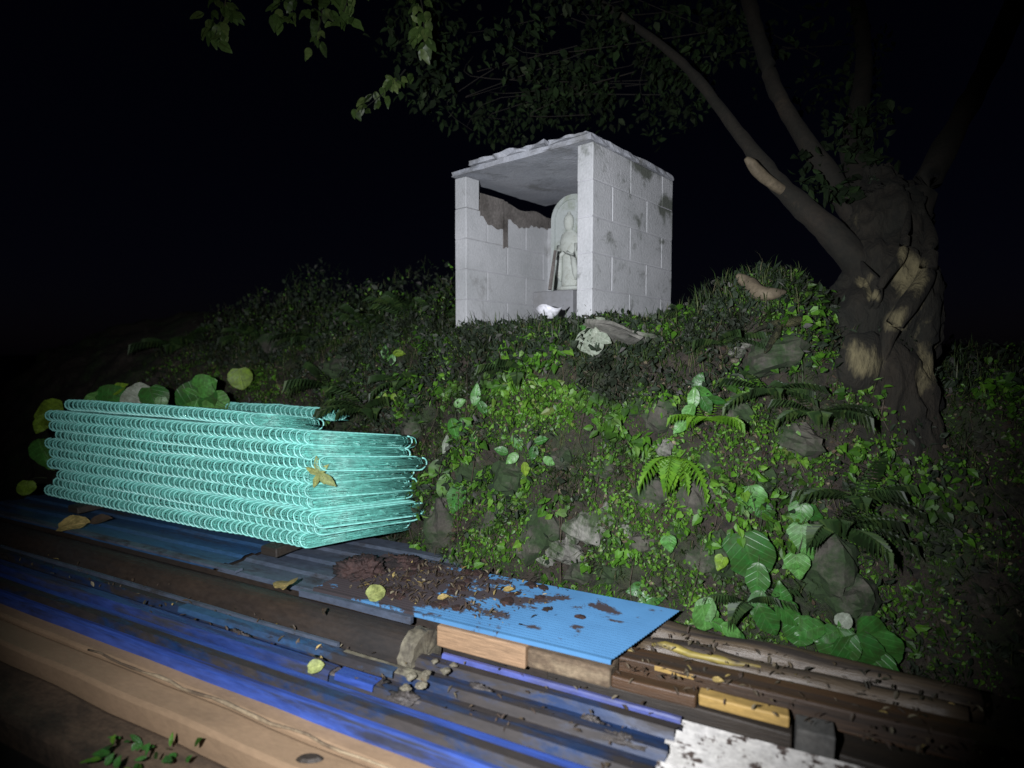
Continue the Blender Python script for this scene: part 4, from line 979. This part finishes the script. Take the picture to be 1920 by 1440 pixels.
for i in range(1500):
    if random.random() < .62: a, b, z = random.triangular(-2.0, -.9, -1.75), random.uniform(2.06, 2.52), .398
    elif random.random() < .5: a, b, z = random.uniform(-4.5, -.4), random.uniform(1.60, 1.95), .297
    else: a, b, z = random.uniform(-.6, .9), random.uniform(1.95, 2.4), .36
    (L_ if random.random() < .93 else L2).leaf('oval', W(a, b, z + random.uniform(0, .006)), random.uniform(.012, .035), rnd() * 1. + Vector((0, 0, .0)), Vector((0, 0, 1)) + rnd(.25), random.uniform(.5, .9))
L_.build('pile_litter', 'leaf_brown', 'brown wet leaf litter strewn over the sheets of the pile', 'leaf litter')
L2.build('pale_litter', 'yellow_leaf', 'few pale bits of leaf among the litter on the pile', 'leaf litter')
fl = [(110, 990, .40, 40, 'round', 'yellow_leaf', 'large yellow fallen leaf on the dull blue sheet at the far left', 20), (168, 978, .41, 34, 'oval', 'leaf_brown', 'brown fallen leaf tucked under the left part of the mesh stack', 0),
      (540, 1090, .40, 46, 'round', 'yellow_leaf', 'yellow fallen leaf on the sheet edge below the right end of the mesh stack', -80), (690, 1120, .40, 36, 'round', 'lime_fallen', 'round yellow green fallen leaf on the front edge of the pale blue sheet', 40),
      (578, 1254, .31, 26, 'round', 'lime_fallen', 'small yellow green leaf on the blue strips', 10), (943, 1106, .40, 22, 'oval', 'yellow_leaf', 'orange fallen leaf alone on the pale blue sheet', -10), (610, 1140, .38, 34, 'long', 'leaf_brown', 'curled brown leaf hanging over the edge of the pile below the leaf mould', -80),
      (820, 1122, .40, 22, 'oval', 'yellow_leaf', 'pale cream leaf scrap in the litter of the pale blue sheet', 10), (1335, 1273, .355, 20, 'oval', 'yellow_leaf', 'small yellow scrap on the dark timbers right of the pale blue sheet', -40)]
for px, py, z, s, kind, mat, lab, dg in fl:
    p = PZ(px, py, z + .012); L = s / F_PX * (p - CAM).length; an = R(dg)
    o = leafobj(kind, mat, None, p, L * .95, Vector((math.cos(an), math.sin(an), .25)), Vector((0, -.8, 1)) + rnd(.3), .85, 'fallen_leaf'); o['label'] = lab; o['category'] = 'leaf'
mud = []
for (px, py, z, rx, ry, lab) in ((700, 1275, .295, .07, .03, 'wet mud clod on the blue strips left of the pale chips'), (760, 1305, .295, .06, .035, 'wet mud clod on the folded sheet just below the pale chips'), (600, 1245, .30, .09, .03, 'long wet mud clod beside the small yellow green leaf'), (900, 1290, .29, .05, .02, 'small mud clod on the folded sheet below the tan timber'),
        (1170, 1385, .29, .07, .022, 'mud clod near the cut right end of the folded sheets'), (1110, 1350, .29, .04, .015, 'smallest mud clod on the right part of the folded sheets'), (450, 1190, .30, .07, .02, 'mud clod at the pale batten on the left of the folded sheets')):
    clump(PZ(px, py, z) - Vector((0, 0, .012)), rx, ry, .022, M['mud'], lab, 'mud', 'mud_clod', px, 24, 10, .5)
crust = []
for i in range(60):
    a, b = random.triangular(-2.0, -.7, -1.7), random.uniform(2.08, 2.50)
    if noise.noise(Vector((a * 4, b * 6, 2))) < -.05: continue
    me_ = rocks[i % 5]; sc = random.uniform(.008, .035); an = random.uniform(0, 6)
    crust.append(([W(a, b, .396) + Matrix.Rotation(an, 3, 'Z') @ Vector((q.co.x * sc * 1.4, q.co.y * sc, q.co.z * sc * .3)) for q in me_.vertices], [tuple(q.vertices) for q in me_.polygons]))
v, f = merge(*crust); mesh('dirt_crust', v, f, M['soil_clump'], kind='stuff', label='crumbs of wet dirt stuck on the pale blue sheet', cat='dirt')
# star-shaped leaf caught on the mesh stack
sp = PY(600, 888, 3.06); sl = empty('lobed_leaf', sp, 'yellow green lobed leaf caught on the right corner of the mesh stack', 'leaf')
for dg, s in ((100, 34), (48, 24), (158, 30), (-38, 38), (-118, 30), (-72, 22)):
    an = R(dg); leafobj('oval', 'lime_fallen', sl, sp, s / F_PX * 3.1, Vector((math.cos(an), -.1, math.sin(an))), Vector((0, -1, .2)) + rnd(.6), .7, 'lobe')

# ------------------------------------------------------------------ the big tree on the right
tb = PY(1650, 760, 3.0); tree = empty('broadleaf_tree', tb, 'thick gnarled tree leaning over the shrine from the right, with a cut branch stub', 'tree')
def T(px, py, Y): return PY(px, py, Y)
tp, tr_ = spline([(T(1650, 880, 3.0), .235), (T(1650, 760, 3.02), .225), (T(1655, 640, 3.1), .215), (T(1665, 540, 3.2), .20), (T(1665, 450, 3.3), .17), (T(1650, 380, 3.4), .12), (T(1640, 330, 3.5), .05)], 14)
v, f = tube(tp, tr_, 64, .22, fr=4.2)
v2 = []
for i_, q in enumerate(v[:len(tp) * 64]):
    k_, j_ = divmod(i_, 64); an = 2 * math.pi * j_ / 64; d_ = (q - tp[k_]).normalized()
    rg = 1 - abs(noise.noise(Vector((math.cos(an) * 3.2, math.sin(an) * 3.2, k_ * .10)))) * 2.2
    rf = 1 - abs(noise.noise(Vector((math.cos(an) * 9, math.sin(an) * 9, k_ * .35)))) * 2
    v2.append(q + d_ * (rg * .045 + rf * .018))
v = v2
v = [q + noise.noise_vector(q * 11) * .022 + noise.noise_vector(Vector((q.x * 34, q.y * 34, q.z * 9))) * .007 for q in v]; mesh('trunk', v, f, M['bark'], tree, smooth=True)
def branch(pts, nm='branch', m='dimmed_bark', n=12, rough=.10, fr=7, lab=None):
    p, r = spline(pts, 8); v, f = tube(p, r, n * 2, rough, fr=fr); v = [q + noise.noise_vector(q * 19) * r[0] * .10 for q in v]; o = mesh(nm, v, f, M[m], tree, smooth=True)
    if lab: o['label'] = lab
    return o
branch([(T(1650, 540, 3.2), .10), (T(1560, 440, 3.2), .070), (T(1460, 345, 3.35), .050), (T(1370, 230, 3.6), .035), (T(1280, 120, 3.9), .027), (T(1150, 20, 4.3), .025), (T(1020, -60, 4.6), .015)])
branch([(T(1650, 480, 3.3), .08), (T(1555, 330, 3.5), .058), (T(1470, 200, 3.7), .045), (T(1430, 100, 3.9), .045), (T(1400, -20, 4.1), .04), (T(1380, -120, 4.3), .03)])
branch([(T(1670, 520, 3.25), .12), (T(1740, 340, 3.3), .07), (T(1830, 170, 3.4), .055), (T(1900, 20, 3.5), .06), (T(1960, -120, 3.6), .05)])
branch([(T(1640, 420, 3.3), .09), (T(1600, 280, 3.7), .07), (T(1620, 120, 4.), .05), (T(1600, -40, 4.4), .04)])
branch([(T(1500, 378, 3.36), .026), (T(1450, 345, 3.28), .030), (T(1422, 322, 3.24), .032), (T(1408, 306, 3.22), .026), (T(1398, 296, 3.21), .010)], 'branch_stub', 'pale_wood', lab='pale cut branch stub')
branch([(T(1735, 400, 3.15), .006), (T(1745, 450, 2.97), .032), (T(1735, 520, 2.90), .040), (T(1700, 575, 2.83), .045), (T(1665, 630, 2.84), .036), (T(1650, 700, 2.87), .02), (T(1645, 740, 2.93), .004)], 'root', 'bark', rough=.03, lab='smooth pale aerial root twisting down the trunk')
branch([(T(1705, 390, 3.12), .004), (T(1700, 425, 3.0), .018), (T(1690, 480, 2.94), .024), (T(1660, 520, 2.88), .022), (T(1635, 565, 2.90), .010), (T(1630, 585, 2.97), .003)], 'root', 'bark', rough=.03)
branch([(T(1615, 490, 3.05), .004), (T(1625, 510, 2.95), .022), (T(1640, 530, 2.92), .028), (T(1645, 560, 2.90), .020), (T(1635, 595, 2.96), .004)], 'root', 'bark', rough=.03)
branch([(T(1715, 560, 3.0), .03), (T(1720, 650, 2.95), .045), (T(1715, 740, 2.88), .05), (T(1690, 820, 2.8), .04)], 'root', 'bark')
# the bare wood patch low on the trunk: a flattened burr
c = T(1612, 680, 2.87); vs_, fs_ = [], []
for i in range(9):
    th = math.pi * .5 * i / 8
    for j in range(22):
        ph = 2 * math.pi * j / 22; k = 1 + .38 * noise.noise(Vector((math.cos(ph) * 1.6, math.sin(ph) * 1.6, 1)))
        vs_.append(c + Vector((math.sin(th) * math.cos(ph) * .115 * k, -.07 * math.cos(th), math.sin(th) * math.sin(ph) * .155 * k)))
for i in range(8):
    for j in range(22): fs_.append((i * 22 + j, (i + 1) * 22 + j, (i + 1) * 22 + (j + 1) % 22, i * 22 + (j + 1) % 22))
mesh('burr', vs_, fs_, M['bark'], tree, smooth=True, label='pale yellowish burr low on the trunk')
Tm = Scatter()
for i in range(5200):
    k = random.randrange(2, len(tp) - 2); an = random.uniform(0, 6.3); x_, y_ = frame(tp[k + 1] - tp[k - 1])
    d = x_ * math.cos(an) + y_ * math.sin(an); q = tp[k].lerp(tp[k + 1], random.random()) + d * tr_[k] * random.uniform(.99, 1.12)
    if noise.noise(q * 3.1 + Vector((5, 0, 0))) < .02 or d.y > .5: continue
    if random.random() < .6: Tm.leaf('oval', q, random.uniform(.010, .028), rnd() + Vector((0, 0, -.6)), d + rnd(.7))
    else: Tm.blade(q, random.uniform(.01, .03), (d + rnd(.8)).normalized(), .002)
o = mesh('bark_moss', Tm.vs, Tm.fs, M['leaf_dark'], tree); o['kind'] = 'stuff'
# crown over and behind the shrine
Cr = Scatter()
blobs = [((1000, 40), 4.3, .75, .5), ((1180, 60), 4.6, .7, .5), ((860, 140), 4.4, .5, .35), ((1100, 170), 4.8, .6, .35), ((950, 200), 4.6, .45, .25), ((1330, 60), 4.6, .5, .4), ((760, 30), 4.4, .4, .3), ((1560, 320), 3.3, .22, .2), ((1620, 260), 3.4, .25, .22), ((1240, 190), 4.8, .45, .3), ((1530, 120), 4.5, .5, .4)]
for (c2, Y, r, rz) in blobs:
    c = T(c2[0], c2[1], Y)
    for i in range(int(1250 * r)):
        d = rnd().normalized() * (random.random() ** .45); p = c + Vector((d.x * r, d.y * r, d.z * rz))
        if noise.noise(p * 2.4) < -.05: continue
        Cr.leaf('oval', p, random.uniform(.04, .09), rnd() + Vector((0, 0, -.5)), rnd() + Vector((0, -.6, .5)), random.uniform(.7, 1.1))
o = mesh('crown', Cr.vs, Cr.fs, M['crown'], tree); o['kind'] = 'stuff'
tw = []
for (c2, Y, r, rz) in blobs[:6]:
    c = T(c2[0], c2[1], Y)
    for k in range(4):
        e = c + Vector((random.uniform(-r, r), random.uniform(-r, r), random.uniform(-rz, rz))) * .9
        pts, rr = spline([(c + Vector((.5 + .2 * k, .1, .1)) + rnd(.2), .004), ((c + e) / 2 + rnd(.18), .0028), (e, .0012)], 4); tw.append(tube(pts, rr, 4, cap=False))
v, f = merge(*tw); o = mesh('twigs', v, f, M['dimmed_bark'], tree); o['kind'] = 'stuff'
# pale cut wood and a forked root on the bank by the tree
def onbank(x, y, lift, Y=3.08):
    p = bankhit(x, y, lift); return p if p.y < Y + .15 else PY(x, y, Y)
lg = [(onbank(x, y, .13), r * 1.1) for x, y, r in ((1382, 515, .008), (1390, 522, .026), (1405, 535, .036), (1430, 550, .034), (1455, 550, .022), (1474, 547, .004))]
p_, r_ = spline(lg, 6); v, f = tube(p_, r_, 14, .15, fr=12); mesh('cut_log', v, f, M['pale_wood'], label='short pale broken piece of wood above the forked root right of the shrine', cat='wood', smooth=True)
fk = empty('forked_root', bankhit(1455, 620), 'pale yellowish forked root curling over the grey boulder by the tree', 'root')
for q in (((1500, 600, .022), (1478, 605, .020), (1450, 607, .016), (1425, 615, .012), (1412, 624, .004)), ((1462, 606, .012), (1455, 628, .017), (1440, 652, .012), (1434, 662, .004)), ((1478, 605, .015), (1470, 594, .012), (1466, 588, .004))):
    q = [(onbank(x, y, .12), r * 1.1) for x, y, r in q]
    p_, r_ = spline(q, 6); v, f = tube(p_, r_, 10, .15, fr=20); mesh('root_arm', v, f, M['pale_root'], fk, smooth=True)
    p_, r_ = spline(q, 6); v, f = tube(p_, r_, 10, .15, fr=20); mesh('root_arm', v, f, M['pale_root'], fk, smooth=True)
for px, py, s, lab in ((1492, 663, 18, 'small pale chip on the grey boulder by the tree'), (1378, 676, 18, 'small pale scrap left of the grey boulder by the tree')):
    p = bankhit(px, py, .05); L = s / 2 / F_PX * 3.1
    o = mesh('pale_chip', [Vector((q.co.x, q.co.y, q.co.z * .6)) * L * .8 for q in rocks[6].vertices], [tuple(q.vertices) for q in rocks[6].polygons], M['rim'], loc=p, label=lab, cat='chip')

# ------------------------------------------------------------------ leafy branch tips hanging in at the top
def sprig(top, tip, Y, n, spread, label, size=.085, group=None):
    a, b = T(top[0], top[1], Y), T(tip[0], tip[1], Y - .05); t = empty('hanging_branch', a, label, 'branch', group)
    pts, rr = spline([(a, .006), ((a + b) / 2 + Vector((.03, 0, 0)), .004), (b, .0018)], 5); v, f = tube(pts, rr, 5); mesh('twig', v, f, M['bark'], t)
    for i in range(n):
        q = a.lerp(b, (i + 1) / n); d = Vector((random.uniform(-1, 1) * spread, random.uniform(-.5, .2), random.uniform(-1.1, .05)))
        q = q + Vector((random.uniform(-1, 1) * spread, random.uniform(-.08, .08), random.uniform(-.4, .5) * spread)) * .10
        for w3 in range(2):
            d2 = Vector((d.x + random.uniform(-.7, .7), d.y + random.uniform(-.5, .3), -abs(d.z) - .35))
            leafobj('long', 'sprig', t, q, random.uniform(.75, 1.2) * size, d2, Vector((0, -1, .5)) + rnd(.6), random.uniform(1.2, 1.9))
sprig((425, -60), (400, 75), 3.6, 30, .9, 'leafy branch tip hanging in the dark at the top left')
sprig((560, -60), (540, 40), 3.7, 30, 1.0, 'leafy branch tip second from the left along the top edge')
sprig((650, -60), (640, 35), 3.7, 30, 1.1, 'leafy branch tip in the middle of the hanging row along the top edge')
sprig((600, -30), (590, 85), 4.2, 14, .6, 'dim short twig hanging lower between two leafy tips')
sprig((770, -60), (795, 85), 3.7, 24, .6, 'bright narrow leafy tip hanging nearest the tree crown')
sprig((760, 130), (680, 205), 4.3, 18, .8, 'faint leafy twig reaching left out of the tree crown')
